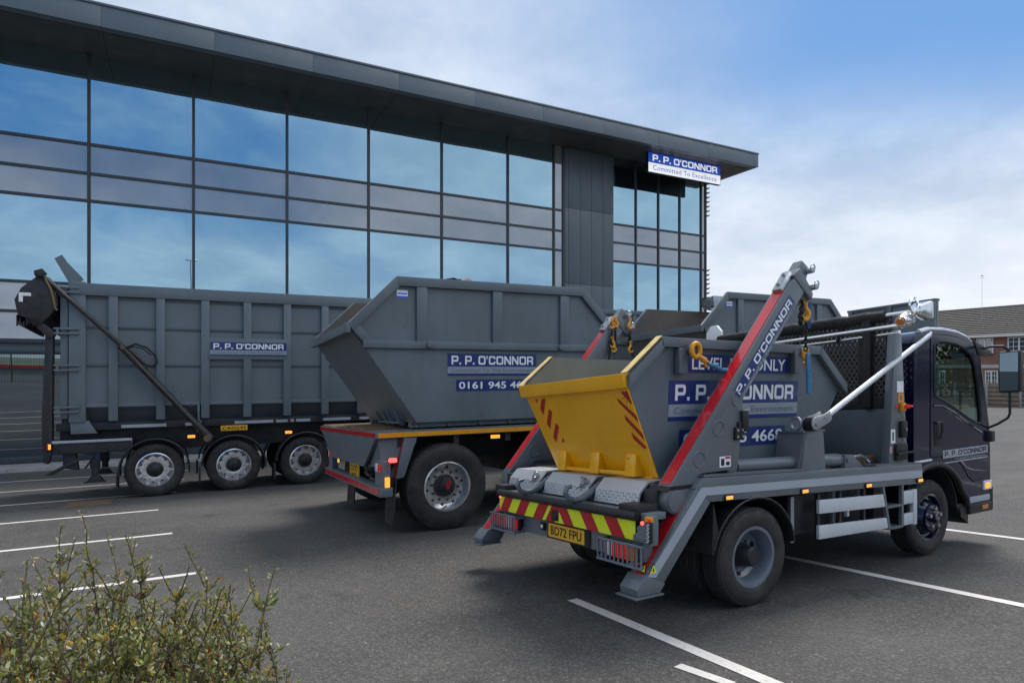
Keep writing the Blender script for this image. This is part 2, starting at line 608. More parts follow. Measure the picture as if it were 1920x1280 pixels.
class Thing:
    def __init__(s, name, label, cat, frame=FLAT, at=(0, 0, 0), group=None, kind=None):
        s.f, s.at = frame, Vector(at)
        s.o = bpy.data.objects.new(name, None)
        s.o.empty_display_size = 0.2
        s.o.location = frame.world(at)
        s.o.rotation_euler = (0, 0, frame.yaw)
        COL.objects.link(s.o)
        s.o['label'], s.o['category'] = label, cat
        if group:
            s.o['group'] = group
        if kind:
            s.o['kind'] = kind

    def fix(s, me):
        k = s.f.side
        for v in me.vertices:
            d = v.co - s.at
            v.co = (d.x, d.y, d.z - k * d.y)

    def part(s, name, mb, mats, parent=None, label=None, uv=None, ang=32):
        me = bpy.data.meshes.new(name)
        if uv:
            lay = mb.bm.loops.layers.uv.new("uv")
            for f in mb.bm.faces:
                for l in f.loops:
                    l[lay].uv = uv(l.vert.co)
        mb.bm.to_mesh(me)
        mb.bm.free()
        s.fix(me)
        for m in (mats if isinstance(mats, (list, tuple)) else [mats]):
            me.materials.append(M[m] if isinstance(m, str) else m)
        finish(me, ang)
        o = bpy.data.objects.new(name, me)
        COL.objects.link(o)
        o.parent = parent if parent else s.o
        if label:
            o['label'] = label
        return o


def single(name, mb, mats, label=None, cat=None, frame=FLAT, at=(0, 0, 0), group=None, kind=None, ang=32):
    """a thing that is one mesh"""
    me = bpy.data.meshes.new(name)
    mb.bm.to_mesh(me)
    mb.bm.free()
    a, k = Vector(at), frame.side
    for v in me.vertices:
        d = v.co - a
        v.co = (d.x, d.y, d.z - k * d.y)
    for m in (mats if isinstance(mats, (list, tuple)) else [mats]):
        me.materials.append(M[m] if isinstance(m, str) else m)
    finish(me, ang)
    o = bpy.data.objects.new(name, me)
    o.location = frame.world(at)
    o.rotation_euler = (0, 0, frame.yaw)
    COL.objects.link(o)
    for k_, v_ in (('label', label), ('category', cat), ('group', group), ('kind', kind)):
        if v_:
            o[k_] = v_
    return o


# ------------------------------------------------------------------ lettering
def arc(cx, cy, r, a0, a1, n=5):
    return [(cx + r * math.cos(RAD(a0 + (a1 - a0) * i / n)), cy + r * math.sin(RAD(a0 + (a1 - a0) * i / n))) for i in range(n + 1)]


def rrect(x0, y0, x1, y1, r):
    return arc(x1 - r, y0 + r, r, -90, 0) + arc(x1 - r, y1 - r, r, 0, 90) + arc(x0 + r, y1 - r, r, 90, 180) + arc(x0 + r, y0 + r, r, 180, 270)


WIDE = {   # wide square-shouldered capitals: outlines and holes, height 1
    'O': (1.12, [rrect(0, 0, 1.12, 1, 0.24), rrect(0.25, 0.21, 0.87, 0.79, 0.09)]),
    'P': (1.04, [[(0, 0), (0.25, 0), (0.25, 0.32)] + arc(0.80, 0.54, 0.22, -90, 0) + arc(0.80, 0.78, 0.22, 0, 90) + [(0, 1)], rrect(0.25, 0.52, 0.79, 0.80, 0.09)]),
    'R': (1.06, [[(0, 0), (0.25, 0), (0.25, 0.34), (0.66, 0.34)] + arc(0.72, 0.26, 0.07, 90, 0, 3) + [(0.79, 0), (1.04, 0), (1.04, 0.30), (0.96, 0.42)] + arc(0.82, 0.64, 0.22, -40, 0, 3) + arc(0.82, 0.78, 0.22, 0, 90) + [(0, 1)], rrect(0.25, 0.54, 0.80, 0.80, 0.09)]),
    'C': (1.06, [[(1.06, 0.64)] + arc(0.82, 0.76, 0.24, 0, 90) + arc(0.24, 0.76, 0.24, 90, 180) + arc(0.24, 0.24, 0.24, 180, 270) + arc(0.82, 0.24, 0.24, 270, 360) + [(1.06, 0.37), (0.81, 0.37)] + arc(0.72, 0.30, 0.09, 0, -90, 3) + arc(0.34, 0.30, 0.09, 270, 180, 3) + arc(0.34, 0.70, 0.09, 180, 90, 3) + arc(0.72, 0.70, 0.09, 90, 0, 3) + [(0.81, 0.64)]]),
    'N': (1.10, [[(0, 0), (0.24, 0), (0.24, 0.66), (0.82, 0), (1.10, 0), (1.10, 1), (0.86, 1), (0.86, 0.34), (0.28, 1), (0, 1)]]),
    '.': (0.24, [[(0, 0), (0.24, 0), (0.24, 0.23), (0, 0.23)]]),
    "'": (0.22, [[(0.0, 0.60), (0.12, 0.60), (0.22, 1), (0.0, 1)]]),
    ' ': (0.34, []),
}


def wide_mesh(txt, gap=0.14):
    cu = bpy.data.curves.new("w", 'CURVE')
    cu.dimensions = '2D'
    cu.fill_mode = 'BOTH'
    x = 0.0
    for ch in txt:
        w, loops = WIDE[ch]
        for lp in loops:
            sp = cu.splines.new('POLY')
            sp.points.add(len(lp) - 1)
            for p, q in zip(sp.points, lp):
                p.co = (q[0] + x, q[1], 0, 1)
            sp.use_cyclic_u = True
        x += w + gap
    return curve_mesh(cu), x - gap


def font_mesh(txt, bold=0.0, spacing=1.0):
    cu = bpy.data.curves.new("t", 'FONT')
    cu.body = txt
    cu.size = 1.0
    cu.offset = bold
    cu.space_character = spacing
    cu.resolution_u = 4
    me = curve_mesh(cu)
    if me.vertices:
        x0 = min(v.co.x for v in me.vertices)
        x1 = max(v.co.x for v in me.vertices)
        y0 = min(v.co.y for v in me.vertices)
        y1 = max(v.co.y for v in me.vertices)
        for v in me.vertices:
            v.co.x -= x0
            v.co.y -= y0
        return me, x1 - x0, y1 - y0
    return me, 1, 1


def curve_mesh(cu):
    o = bpy.data.objects.new("c", cu)
    COL.objects.link(o)
    dg = bpy.context.evaluated_depsgraph_get()
    dg.update()
    me = bpy.data.meshes.new_from_object(o.evaluated_get(dg))
    bpy.data.objects.remove(o)
    bpy.data.curves.remove(cu)
    return me


def plate_mesh(outer, holes=(), thick=0.01):
    """flat plate with holes from 2-D loops, extruded by thick about its middle"""
    cu = bpy.data.curves.new("p", 'CURVE')
    cu.dimensions = '2D'
    cu.fill_mode = 'BOTH'
    cu.extrude = thick / 2
    for lp in [outer] + list(holes):
        sp = cu.splines.new('POLY')
        sp.points.add(len(lp) - 1)
        for p, q in zip(sp.points, lp):
            p.co = (q[0], q[1], 0, 1)
        sp.use_cyclic_u = True
    return curve_mesh(cu)


class Face:
    """a flat place for lettering: origin (lower left), unit vectors to the right, up and outwards"""

    def __init__(s, o, u, v):
        s.o, s.u, s.v = Vector(o), Vector(u).normalized(), Vector(v).normalized()
        s.w = s.u.cross(s.v)

    def at(s, a, b, c=0.0):
        return s.o + s.u * a + s.v * b + s.w * c

    def rect(s, mb, a0, a1, b0, b1, c0, c1):
        mb.hexa([s.at(a, b, c) for c in (c0, c1) for a, b in ((a0, b0), (a1, b0), (a1, b1), (a0, b1))])

    def wide(s, mb, txt, a0, a1, b0, b1, c):
        me, w = wide_mesh(txt)
        mb.add_mesh(me, lambda p: s.at(a0 + p.x / w * (a1 - a0), b0 + p.y * (b1 - b0), c))
        bpy.data.meshes.remove(me)

    def font(s, mb, txt, a0, a1, b0, b1, c, bold=0.0, spacing=1.0):
        me, w, h = font_mesh(txt, bold, spacing)
        mb.add_mesh(me, lambda p: s.at(a0 + p.x / w * (a1 - a0), b0 + p.y / h * (b1 - b0), c))
        bpy.data.meshes.remove(me)


def company_board(t, fc, w, h, parent=None, mats=('blue', 'sgrey'), strap="Committed To The Environment"):
    """blue board, grey lower band, blue foot; lettering as a sub-part"""
    mb = MB()
    fc.rect(mb, 0, w, 0.405 * h, h, 0, 0.004)
    fc.rect(mb, 0, w, 0, 0.10 * h, 0, 0.004)
    mb.mi = 1
    fc.rect(mb, 0, w, 0.10 * h, 0.405 * h, 0, 0.004)
    b = t.part("sign_board", mb, list(mats), parent)
    if parent is None:
        lb = MB()
        fc.wide(lb, "P. P. O'CONNOR", 0.04 * w, 0.96 * w, 0.50 * h, 0.90 * h, 0.006)
        lb.mi = 1
        fc.font(lb, strap, 0.035 * w, 0.965 * w, 0.16 * h, 0.335 * h, 0.006, 0.004, 1.1)
        t.part("lettering", lb, ['white', 'dgrey'], b)
    return b


# ------------------------------------------------------------------ wheels
def wheel(t, c, Ro, w, Ri, out, rim_style):
    """c: centre of the tyre; out: +1 / -1, the side along y that faces outwards"""
    x, y, z = c
    h = w / 2
    mb = MB()
    prof = [(Ri, h * 0.78), (Ri + 0.012, h * 0.90), (Ri + (Ro - Ri) * 0.30, h * 1.0), (Ri + (Ro - Ri) * 0.55, h * 1.02), (Ri + (Ro - Ri) * 0.80, h * 0.96), (Ro - 0.022, h * 0.88), (Ro - 0.006, h * 0.80)]
    groove = [(Ro, h * 0.74)]
    for g in (0.46, 0.16, -0.16, -0.46):
        groove += [(Ro + 0.001, h * (g + 0.045)), (Ro - 0.012, h * (g + 0.035)), (Ro - 0.012, h * (g - 0.035)), (Ro + 0.001, h * (g - 0.045))]
    prof = prof + groove + [(r, -o) for r, o in [(Ro, h * 0.74)] + prof[::-1]]
    mb.lathe(prof, (x, y, z), 'y', 56)
    n = 60
    for k in range(n):      # shoulder lugs
        a = 2 * math.pi * k / n
        da = 0.030
        for sgn in (1, -1):
            y0, y1 = y + sgn * h * 0.60, y + sgn * h * 0.90
            pts = []
            for rr in (Ro - 0.02, Ro + 0.004):
                for aa, yy in ((a - da, y0), (a + da, y0), (a + da, y1), (a - da, y1)):
                    r2 = rr - (0.016 if yy == y1 else 0)
                    pts.append((x + r2 * math.cos(aa), yy, z + r2 * math.sin(aa)))
            mb.hexa(pts)
    tyre = t.part("wheel", mb, 'rubber', ang=40)
    o = out
    rb = MB()
    if rim_style in ('chrome', 'chrome_deep'):
        dp = 0.055 if rim_style == 'chrome' else 0.11
        rb.lathe([(Ri * 0.97, -o * h * 0.5), (Ri * 0.97, o * h * 0.78), (Ri + 0.014, o * h * 0.82), (Ri + 0.016, o * h * 0.90), (Ri - 0.006, o * h * 0.93), (Ri - 0.020, o * (h * 0.80)), (Ri * 0.86, o * (h * 0.86 - dp * 0.6)), (Ri * 0.80, o * (h * 0.86 - dp)), (Ri * 0.56, o * (h * 0.86 - dp * 0.92)), (Ri * 0.50, o * (h * 0.86 - dp)), (0, o * (h * 0.86 - dp))], (x, y, z), 'y', 56)
        rb.mi = 1
        yf = y + o * (h * 0.86 - dp)
        for k in range(10):
            a = 2 * math.pi * (k + 0.3) / 10
            r = Ri * 0.80
            rb.cyl((x + r * math.cos(a), yf - o * 0.01, z + r * math.sin(a)), (x + r * math.cos(a), yf + o * 0.012, z + r * math.sin(a)), Ri * 0.060, n=10)
        rb.mi = 2
        for k in range(10):
            a = 2 * math.pi * (k + 0.8) / 10
            r = Ri * 0.60
            rb.cyl((x + r * math.cos(a), yf, z + r * math.sin(a)), (x + r * math.cos(a), yf + o * 0.035, z + r * math.sin(a)), Ri * 0.058, Ri * 0.045, n=8)
        rim = t.part("rim", rb, ['rimbright', 'black', 'alloy' if rim_style == 'chrome' else 'dark'], tyre)
        hb = MB()
        hb.lathe([(Ri * 0.46, -o * 0.02), (Ri * 0.46, o * 0.03), (Ri * 0.40, o * 0.05), (Ri * 0.34, o * 0.055), (Ri * 0.32, o * 0.085), (Ri * 0.16, o * 0.10), (Ri * 0.12, o * 0.115), (0, o * 0.115)], (x, yf, z), 'y', 28)
        if rim_style == 'chrome_deep':
            hb.mi = 1
            hb.cyl((x, yf + o * 0.10, z), (x, yf + o * 0.125, z), Ri * 0.10, n=12)
            hb.hexa([(x + a, yf + o * b_, z + c_) for b_ in (0.108, 0.122) for a, c_ in ((-0.01, 0.0), (0.01, 0.0), (0.055, 0.085), (0.035, 0.09))])
        t.part("hub", hb, ['plastic', 'red'], tyre)
    elif rim_style == 'dished':
        fy = o * (h * 0.9 - 0.14)
        rb.lathe([(Ri * 0.98, -o * h * 0.6), (Ri * 0.98, o * h * 0.78), (Ri + 0.012, o * h * 0.84), (Ri + 0.012, o * h * 0.92), (Ri - 0.012, o * h * 0.90), (Ri * 0.90, o * h * 0.70), (Ri * 0.84, fy + o * 0.055), (Ri * 0.80, fy + o * 0.02), (Ri * 0.66, fy), (Ri * 0.45, fy + o * 0.006), (0, fy + o * 0.006)], (x, y, z), 'y', 56)
        rb.mi = 1
        for k in range(6):
            a = 2 * math.pi * (k + 0.4) / 6
            r = Ri * 0.70
            rb.cyl((x + r * math.cos(a), y + fy - o * 0.01, z + r * math.sin(a)), (x + r * math.cos(a), y + fy + o * 0.012, z + r * math.sin(a)), Ri * 0.10, n=14)
        rim = t.part("rim", rb, ['rimgrey', 'black'], tyre)
        hb = MB()
        hb.lathe([(Ri * 0.42, fy), (Ri * 0.42, fy + o * 0.03), (Ri * 0.36, fy + o * 0.05), (Ri * 0.34, fy + o * 0.13), (Ri * 0.28, fy + o * 0.15), (0, fy + o * 0.15)], (x, y, z), 'y', 28)
        hb.mi = 1
        for k in range(6):
            a = 2 * math.pi * k / 6
            r = Ri * 0.50
            hb.cyl((x + r * math.cos(a), y + fy, z + r * math.sin(a)), (x + r * math.cos(a), y + fy + o * 0.04, z + r * math.sin(a)), Ri * 0.055, n=6)
        t.part("hub", hb, ['dark', 'rimgrey'], tyre)
    else:   # convex painted front wheel
        f = h * 0.80
        rb.lathe([(Ri * 0.98, -o * h * 0.6), (Ri * 0.98, o * h * 0.75), (Ri + 0.012, o * h * 0.84), (Ri + 0.012, o * h * 0.92), (Ri - 0.012, o * h * 0.88), (Ri * 0.90, o * h * 0.45), (Ri * 0.80, o * h * 0.42), (Ri * 0.62, o * (f + 0.02)), (Ri * 0.56, o * (f + 0.035)), (0, o * (f + 0.035))], (x, y, z), 'y', 56)
        rb.mi = 1
        for k in range(4):
            a = 2 * math.pi * (k + 0.35) / 4
            r = Ri * 0.74
            rb.cyl((x + r * math.cos(a), y + o * h * 0.2, z + r * math.sin(a)), (x + r * math.cos(a), y + o * (h * 0.86), z + r * math.sin(a)), Ri * 0.085, n=12)
        rim = t.part("rim", rb, ['navy', 'black'], tyre)
        hb = MB()
        f += 0.035
        hb.lathe([(Ri * 0.60, o * (f - 0.01)), (Ri * 0.58, o * (f + 0.012)), (Ri * 0.22, o * (f + 0.012)), (Ri * 0.20, o * (f + 0.05)), (Ri * 0.15, o * (f + 0.06)), (0, o * (f + 0.06))], (x, y, z), 'y', 32)
        hb.mi = 1
        for k in range(5):
            a = 2 * math.pi * (k + 0.25) / 5
            r = Ri * 0.41
            hb.cyl((x + r * math.cos(a), y + o * f, z + r * math.sin(a)), (x + r * math.cos(a), y + o * (f + 0.045), z + r * math.sin(a)), Ri * 0.11, Ri * 0.085, n=10)
        t.part("hub", hb, ['navy', 'alloy'], tyre)
    return tyre


def arch(mb, c, r, a0, a1, y0, y1, th=0.012, n=16, lip=0.0):
    """curved mudguard in the xz plane"""
    x, _, z = c
    for i in range(n):
        A, B = RAD(a0 + (a1 - a0) * i / n), RAD(a0 + (a1 - a0) * (i + 1) / n)
        p = []
        for rr in (r, r + th):
            for a, y in ((A, y0), (B, y0), (B, y1), (A, y1)):
                p.append((x + rr * math.cos(a), y, z + rr * math.sin(a)))
        mb.hexa(p)
    if lip:
        path = [(x + (r + th) * math.cos(RAD(a0 + (a1 - a0) * i / n)), y0, z + (r + th) * math.sin(RAD(a0 + (a1 - a0) * i / n))) for i in range(n + 1)]
        mb.tube(path, lip, 8)

# ------------------------------------------------------------------ ground
def fall(y):
    y = max(y, -5.0)
    if y <= 5:
        return -0.085 * y
    if y < 7:
        d = y - 5
        return -0.425 - 0.085 * d + 0.007875 * d * d
    return -0.51 - 0.0535 * (min(y, 23.0) - 6)


def ground(x, y):
    t = min(1.0, max(0.0, (x - 14) / 28.0))
    t = t * t * (3 - 2 * t)
    return fall(y) * (1 - 0.40 * t)


def asphalt_mat():
    m, nt, b = new_mat("worn_asphalt")
    tc = nt.nodes.new("ShaderNodeTexCoord")

    def vor(scale, feat='F1'):
        v = nt.nodes.new("ShaderNodeTexVoronoi")
        v.inputs['Scale'].default_value = scale
        v.feature = feat
        nt.links.new(tc.outputs['Object'], v.inputs['Vector'])
        return v
    big = noise_node(nt, 0.28, 6, 0.6)
    mid = noise_node(nt, 1.7, 7, 0.65)
    fine = noise_node(nt, 60, 4, 0.75)
    c = mix_node(nt, ramp_node(nt, big, 0.35, 0.68), (0.038, 0.0368, 0.0355), (0.076, 0.073, 0.069))
    c = mix_node(nt, ramp_node(nt, mid, 0.45, 0.75, 0, 0.5), c, (0.088, 0.083, 0.077))
    c = mix_node(nt, ramp_node(nt, mid, 0.42, 0.28, 0, 0.5), c, (0.026, 0.025, 0.024))
    # oil drips and polished tyre tracks
    oil = ramp_node(nt, noise_node(nt, 0.9, 5, 0.55), 0.635, 0.70, 0, 0.65)
    c = mix_node(nt, oil, c, (0.016, 0.0155, 0.015))
    trk = ramp_node(nt, noise_node(nt, 1.3, 3, 0.5, (0.12, 1.6, 1)), 0.58, 0.70, 0, 0.38)
    c = mix_node(nt, trk, c, (0.028, 0.027, 0.026))
    v1 = vor(75)
    tone = ramp_node(nt, v1.outputs['Color'], 0.0, 1.0, 0.0, 1.0)
    c2 = mix_node(nt, ramp_node(nt, tone, 0.45, 1.0, 0, 0.75), c, (0.17, 0.155, 0.14))
    c2 = mix_node(nt, ramp_node(nt, fine, 0.46, 0.30, 0, 0.85), c2, (0.010, 0.010, 0.010))
    v2 = vor(17)
    sp = nt.nodes.new("ShaderNodeMath")
    sp.operation = 'MULTIPLY'
    nt.links.new(ramp_node(nt, v2.outputs['Distance'], 0.13, 0.07), sp.inputs[0])
    sepc = nt.nodes.new("ShaderNodeSeparateColor")
    nt.links.new(v2.outputs['Color'], sepc.inputs[0])
    nt.links.new(ramp_node(nt, sepc.outputs[0], 0.86, 0.90), sp.inputs[1])
    c3 = mix_node(nt, sp.outputs[0], c2, (0.36, 0.33, 0.30))
    nt.links.new(c3, b.inputs['Base Color'])
    nt.links.new(ramp_node(nt, mid, 0.3, 0.7, 0.68, 0.9), b.inputs['Roughness'])
    b.inputs['Specular IOR Level'].default_value = 0.4
    bp = nt.nodes.new("ShaderNodeBump")
    bp.inputs['Strength'].default_value = 0.7
    bp.inputs['Distance'].default_value = 0.009
    ad = nt.nodes.new("ShaderNodeMath")
    ad.operation = 'ADD'
    nt.links.new(v1.outputs['Distance'], ad.inputs[0])
    nt.links.new(fine, ad.inputs[1])
    nt.links.new(ad.outputs[0], bp.inputs['Height'])
    nt.links.new(bp.outputs[0], b.inputs['Normal'])
    return m


M['asphalt'] = asphalt_mat()


def line_mat():
    m, nt, b = new_mat("worn_road_paint")
    n = noise_node(nt, 26, 8, 0.75)
    n2 = noise_node(nt, 2.2, 4)
    c = mix_node(nt, ramp_node(nt, n, 0.55, 0.70, 0, 0.7), (0.66, 0.62, 0.58), (0.14, 0.13, 0.12))
    c = mix_node(nt, ramp_node(nt, n2, 0.35, 0.7, 0, 0.35), c, (0.42, 0.38, 0.35))
    nt.links.new(c, b.inputs['Base Color'])
    b.inputs['Roughness'].default_value = 0.7
    return m


M['line'] = line_mat()
M['kerb'] = mat("concrete_kerb", (0.34, 0.33, 0.32), 0.8, var=0.15, scale=3, dirt=0.4, dirt_col=(0.16, 0.15, 0.14))
M['paving'] = mat("concrete_paving", (0.25, 0.245, 0.235), 0.8, var=0.15, scale=2, dirt=0.35)


def build_ground():
    xs = [-700, -120, -30, -12, -4, 0, 4, 8, 12, 14] + [14 + 2 * k for k in range(1, 15)] + [60, 120, 700]
    ys = [-700, -120, -30, -5, 0, 3, 5, 5.4, 5.8, 6.2, 6.6, 7, 10, 16, 23.0, 40, 120, 700]
    mb = MB()
    vs, fs = [], []
    for y in ys:
        for x in xs:
            vs.append((x, y, ground(x, y)))
    n = len(xs)
    for j in range(len(ys) - 1):
        for i in range(n - 1):
            a = j * n + i
            fs.append((a, a + 1, a + n + 1, a + n))
    mb.faces(vs, fs)
    single("car_park_ground", mb, 'asphalt', kind='structure', ang=60)

    def strip(p0, p1, w):
        m = MB()
        (x0, y0), (x1, y1) = p0, p1
        k = max(1, int(math.hypot(x1 - x0, y1 - y0) / 0.4))
        d = Vector((x1 - x0, y1 - y0)).normalized()
        s = Vector((-d.y, d.x)) * w / 2
        vs, fs = [], []
        for i in range(k + 1):
            t = i / k
            cx, cy = x0 + (x1 - x0) * t, y0 + (y1 - y0) * t
            for sg in (1, -1):
                vs.append((cx + s.x * sg, cy + s.y * sg, ground(cx + s.x * sg, cy + s.y * sg) + 0.004))
            if i:
                fs.append((2 * i - 2, 2 * i - 1, 2 * i + 1, 2 * i))
        m.faces(vs, fs)
        single("parking_line", m, 'line', kind='structure')
    for y, xe in ((7.46, 0.16), (10.03, -0.08), (12.50, -0.31), (14.93, -0.05), (17.45, 0.1), (19.92, 0.3)):
        strip((-9.0, y + 0.02), (xe, y - 0.03), 0.10)
    for x in (2.93, 5.54, 8.15, 10.75, 13.35):
        strip((x, 4.46), (x + 0.10, -4.6), 0.10)
    strip((2.69, 2.93), (2.755, 2.56), 0.075)
    # kerb and footway in front of the office
    mb = MB()
    for k in range(60):
        x = -30 + 0.915 * k
        mb.box(x, x + 0.908, 22.90, 23.03, -1.75, -1.285 + random.uniform(-0.003, 0.003), 0.012)
    single("kerb", mb, 'kerb', kind='structure')
    mb = MB()
    for k in range(46):
        x = -30 + 1.2 * k
        mb.box(x, x + 1.192, 23.04, 24.9, -1.75, -1.29 + random.uniform(-0.002, 0.002), 0.006)
    single("footway", mb, 'paving', kind='structure')
    # rusty inspection cover set in the tarmac
    t = Thing("drain_cover", "rusty brown inspection cover set in the tarmac beside the tipper trailer", "drain cover", at=(-1.47, 14.2, ground(0, 14.2)))
    M['rustplate'] = mat("rusty_plate", (0.15, 0.088, 0.052), 0.75, var=0.3, scale=9, dirt=0.5, dirt_col=(0.08, 0.06, 0.05))
    z = lambda y: ground(0, y) + 0.006
    for nm, x0, x1, y0, y1, e in (("frame", -1.84, -1.12, 13.80, 14.62, 0.0), ("lid", -1.79, -1.17, 13.86, 14.56, 0.006)):
        mb = MB()
        mb.hexa([(x0, y0, z(y0) - 0.01), (x1, y0, z(y0) - 0.01), (x1, y1, z(y1) - 0.01), (x0, y1, z(y1) - 0.01), (x0, y0, z(y0) + e), (x1, y0, z(y0) + e), (x1, y1, z(y1) + e), (x0, y1, z(y1) + e)])
        t.part(nm, mb, 'rustplate')


build_ground()


# ------------------------------------------------------------------ office building
M['fascia'] = mat("fascia_metal", (0.125, 0.153, 0.175), 0.40, var=0.06, scale=0.8, coat=0.1)
M['soffit'] = mat("soffit_panel", (0.080, 0.074, 0.070), 0.5, var=0.1, scale=0.7)
M['cladding'] = mat("cladding_panel", (0.090, 0.116, 0.132), 0.40, var=0.08, scale=0.5)
M['mullion'] = mat("mullion_metal", (0.035, 0.042, 0.050), 0.4, var=0.1, scale=2)
M['core'] = mat("dark_interior_wall", (0.02, 0.022, 0.025), 0.8)


def build_office():
    YF = 24.0
    t = Thing("office_building", "long dark grey office block with mirrored curtain wall glazing and deep flat roof overhang", "building", at=(5, YF, -1.3))
    mb = MB()
    mb.box(-14, 23.86, YF + 0.12, 40, -1.6, 11.57)
    t.part("wall", mb, 'core')
    # roof slab: fascia in sheets, soffit in panels
    mb = MB()
    x = -14.0
    cuts = []
    while x < 25.35:
        x1 = min(25.35, x + 3.0)
        cuts.append((x, x1))
        x = x1
    for a, b in cuts:
        mb.box(a + 0.003, b - 0.003, 21.90, 22.2, 11.58, 12.24, 0.004)
    mb.mi = 1
    mb.box(-14, 25.33, 21.91, 42, 11.60, 12.20)
    mb.mi = 0
    for y0, y1 in ((22.2, 27), (27, 33), (33, 42)):
        mb.box(25.05, 25.35, y0 + 0.005, y1 - 0.005, 11.58, 12.24, 0.01)
    roof = t.part("roof", mb, ['fascia', 'core'])
    mb = MB()
    for a, b in cuts:
        mb.box(a + 0.008, min(b, 25.05) - 0.008, 22.21, YF + 0.5, 11.575, 11.59)
    for y0 in (24.51, 28, 32, 36):
        mb.box(23.95, 25.04, y0, y0 + 3.4, 11.575, 11.59)
    t.part("soffit", mb, 'soffit', roof)
    mb = MB()
    mb.box(-14, 25.36, 21.86, 21.90, 12.20, 12.27, 0.01)
    t.part("roof_trim", mb, 'fascia', roof)

    def bay(x0, x1, rows, kinds):
        for (z0, z1), k in zip(zip(rows[:-1], rows[1:]), kinds):
            m = MB()
            m.box(x0, x1, YF, YF + 0.03, z0, z1)
            t.part("window" if k in ('winglass', 'doorglass') else ("spandrel_panel" if k == 'spandrel' else "cladding_band"), m, k)
    rowsL = [-1.12, 2.08, 2.47, 3.35, 4.26, 6.92, 7.79, 8.715, 11.575]
    kinds = ['doorglass', 'cladding', 'spandrel', 'spandrel', 'winglass', 'spandrel', 'spandrel', 'winglass']
    xs = [-14, -11.52, -8.52, -5.52, -2.52, 0.446, 3.466, 6.446, 9.444, 12.47, 14.777]
    for a, b in zip(xs[:-1], xs[1:]):
        bay(a, b, rowsL, kinds)
    bay(14.777, 15.28, rowsL, ['spandrel', 'cladding'] + ['spandrel'] * 6)
    rowsR = [-1.12, 1.9, 2.3, 3.10, 4.0, 6.68, 7.56, 8.42, 11.575]
    xr = [18.06, 19.39, 20.78, 22.15, 23.59]
    for a, b in zip(xr[:-1], xr[1:]):
        bay(a, b, rowsR, kinds)
    bay(23.59, 23.90, rowsR, ['spandrel', 'cladding'] + ['spandrel'] * 6)

    for x in xs[1:] + [15.27]:
        m = MB()
        m.box(x - 0.045, x + 0.045, YF - 0.06, YF + 0.04, -1.15, 11.57)
        t.part("mullion", m, 'mullion')
    for x in xr[1:] + [23.90]:
        m = MB()
        m.box(x - 0.04, x + 0.04, YF - 0.06, YF + 0.04, -1.15, 11.57)
        t.part("mullion", m, 'mullion')
    for rows, x0, x1 in ((rowsL, -14, 15.28), (rowsR, 18.06, 23.93)):
        for z in rows[1:-1]:
            m = MB()
            m.box(x0, x1, YF - 0.045, YF + 0.035, z - 0.045, z + 0.045)
            t.part("transom", m, 'mullion')
    m = MB()
    m.box(-14, 23.9, YF - 0.08, YF + 0.1, -1.3, -1.10, 0.01)
    m.box(-14, 15.2, YF - 0.16, YF, 2.06, 2.16, 0.01)
    m.box(-14, 15.2, YF - 0.11, YF, 2.38, 2.46, 0.01)
    t.part("sill_ledge", m, 'mullion')
    # cladding panels of the blank bay
    m = MB()
    px = [15.32, 15.52, 16.15, 16.78, 17.42, 18.03]
    for a, b in zip(px[:-1], px[1:]):
        for z0, z1 in ((-1.1, 2.0), (2.0, 5.45), (5.45, 8.85), (8.85, 11.57)):
            m.box(a + 0.006, b - 0.006, YF - 0.07, YF + 0.05, z0 + 0.006, z1 - 0.006, 0.006)
    t.part("cladding", m, 'cladding')
    m = MB()
    m.box(23.93, 23.99, YF + 0.02, 40, -1.5, 11.57, 0.01)
    t.part("end_wall", m, 'cladding')
    for z0, z1 in ((9.45, 11.2), (4.75, 6.75)):
        m = MB()
        z = z0
        while z < z1:
            m.prism([(23.99, z), (24.16, z + 0.02), (24.28, z + 0.10), (24.26, z + 0.13), (24.12, z + 0.08), (23.99, z + 0.12)], 'y', YF + 0.05, YF + 6, 0.0)
            z += 0.235
        t.part("louvre", m, 'black')


build_office()


def build_office_sign():
    t = Thing("building_sign", "long blue and white company sign hung under the office roof overhang", "sign", at=(21.3, 22.7, 10.7))
    m = MB()
    m.box(19.05, 23.62, 22.70, 22.86, 10.66, 11.58, 0.01)
    t.part("sign_box", m, 'black')
    fc = Face((19.08, 22.698, 10.68), (1, 0, 0), (0, 0, 1))
    m = MB()
    fc.rect(m, 0, 4.51, 0.43, 0.885, 0, 0.01)
    m.mi = 1
    fc.rect(m, 0, 4.51, 0.0, 0.43, 0, 0.01)
    b = t.part("sign_face", m, ['bblue', 'lit_white'])
    lb = MB()
    fc.wide(lb, "P. P. O'CONNOR", 0.24, 4.30, 0.52, 0.82, 0.013)
    lb.mi = 1
    fc.font(lb, "Committed To Excellence", 0.26, 4.26, 0.11, 0.335, 0.013, 0.0, 1.05)
    t.part("lettering", lb, ['lit_white', 'bblue'], b)


build_office_sign()


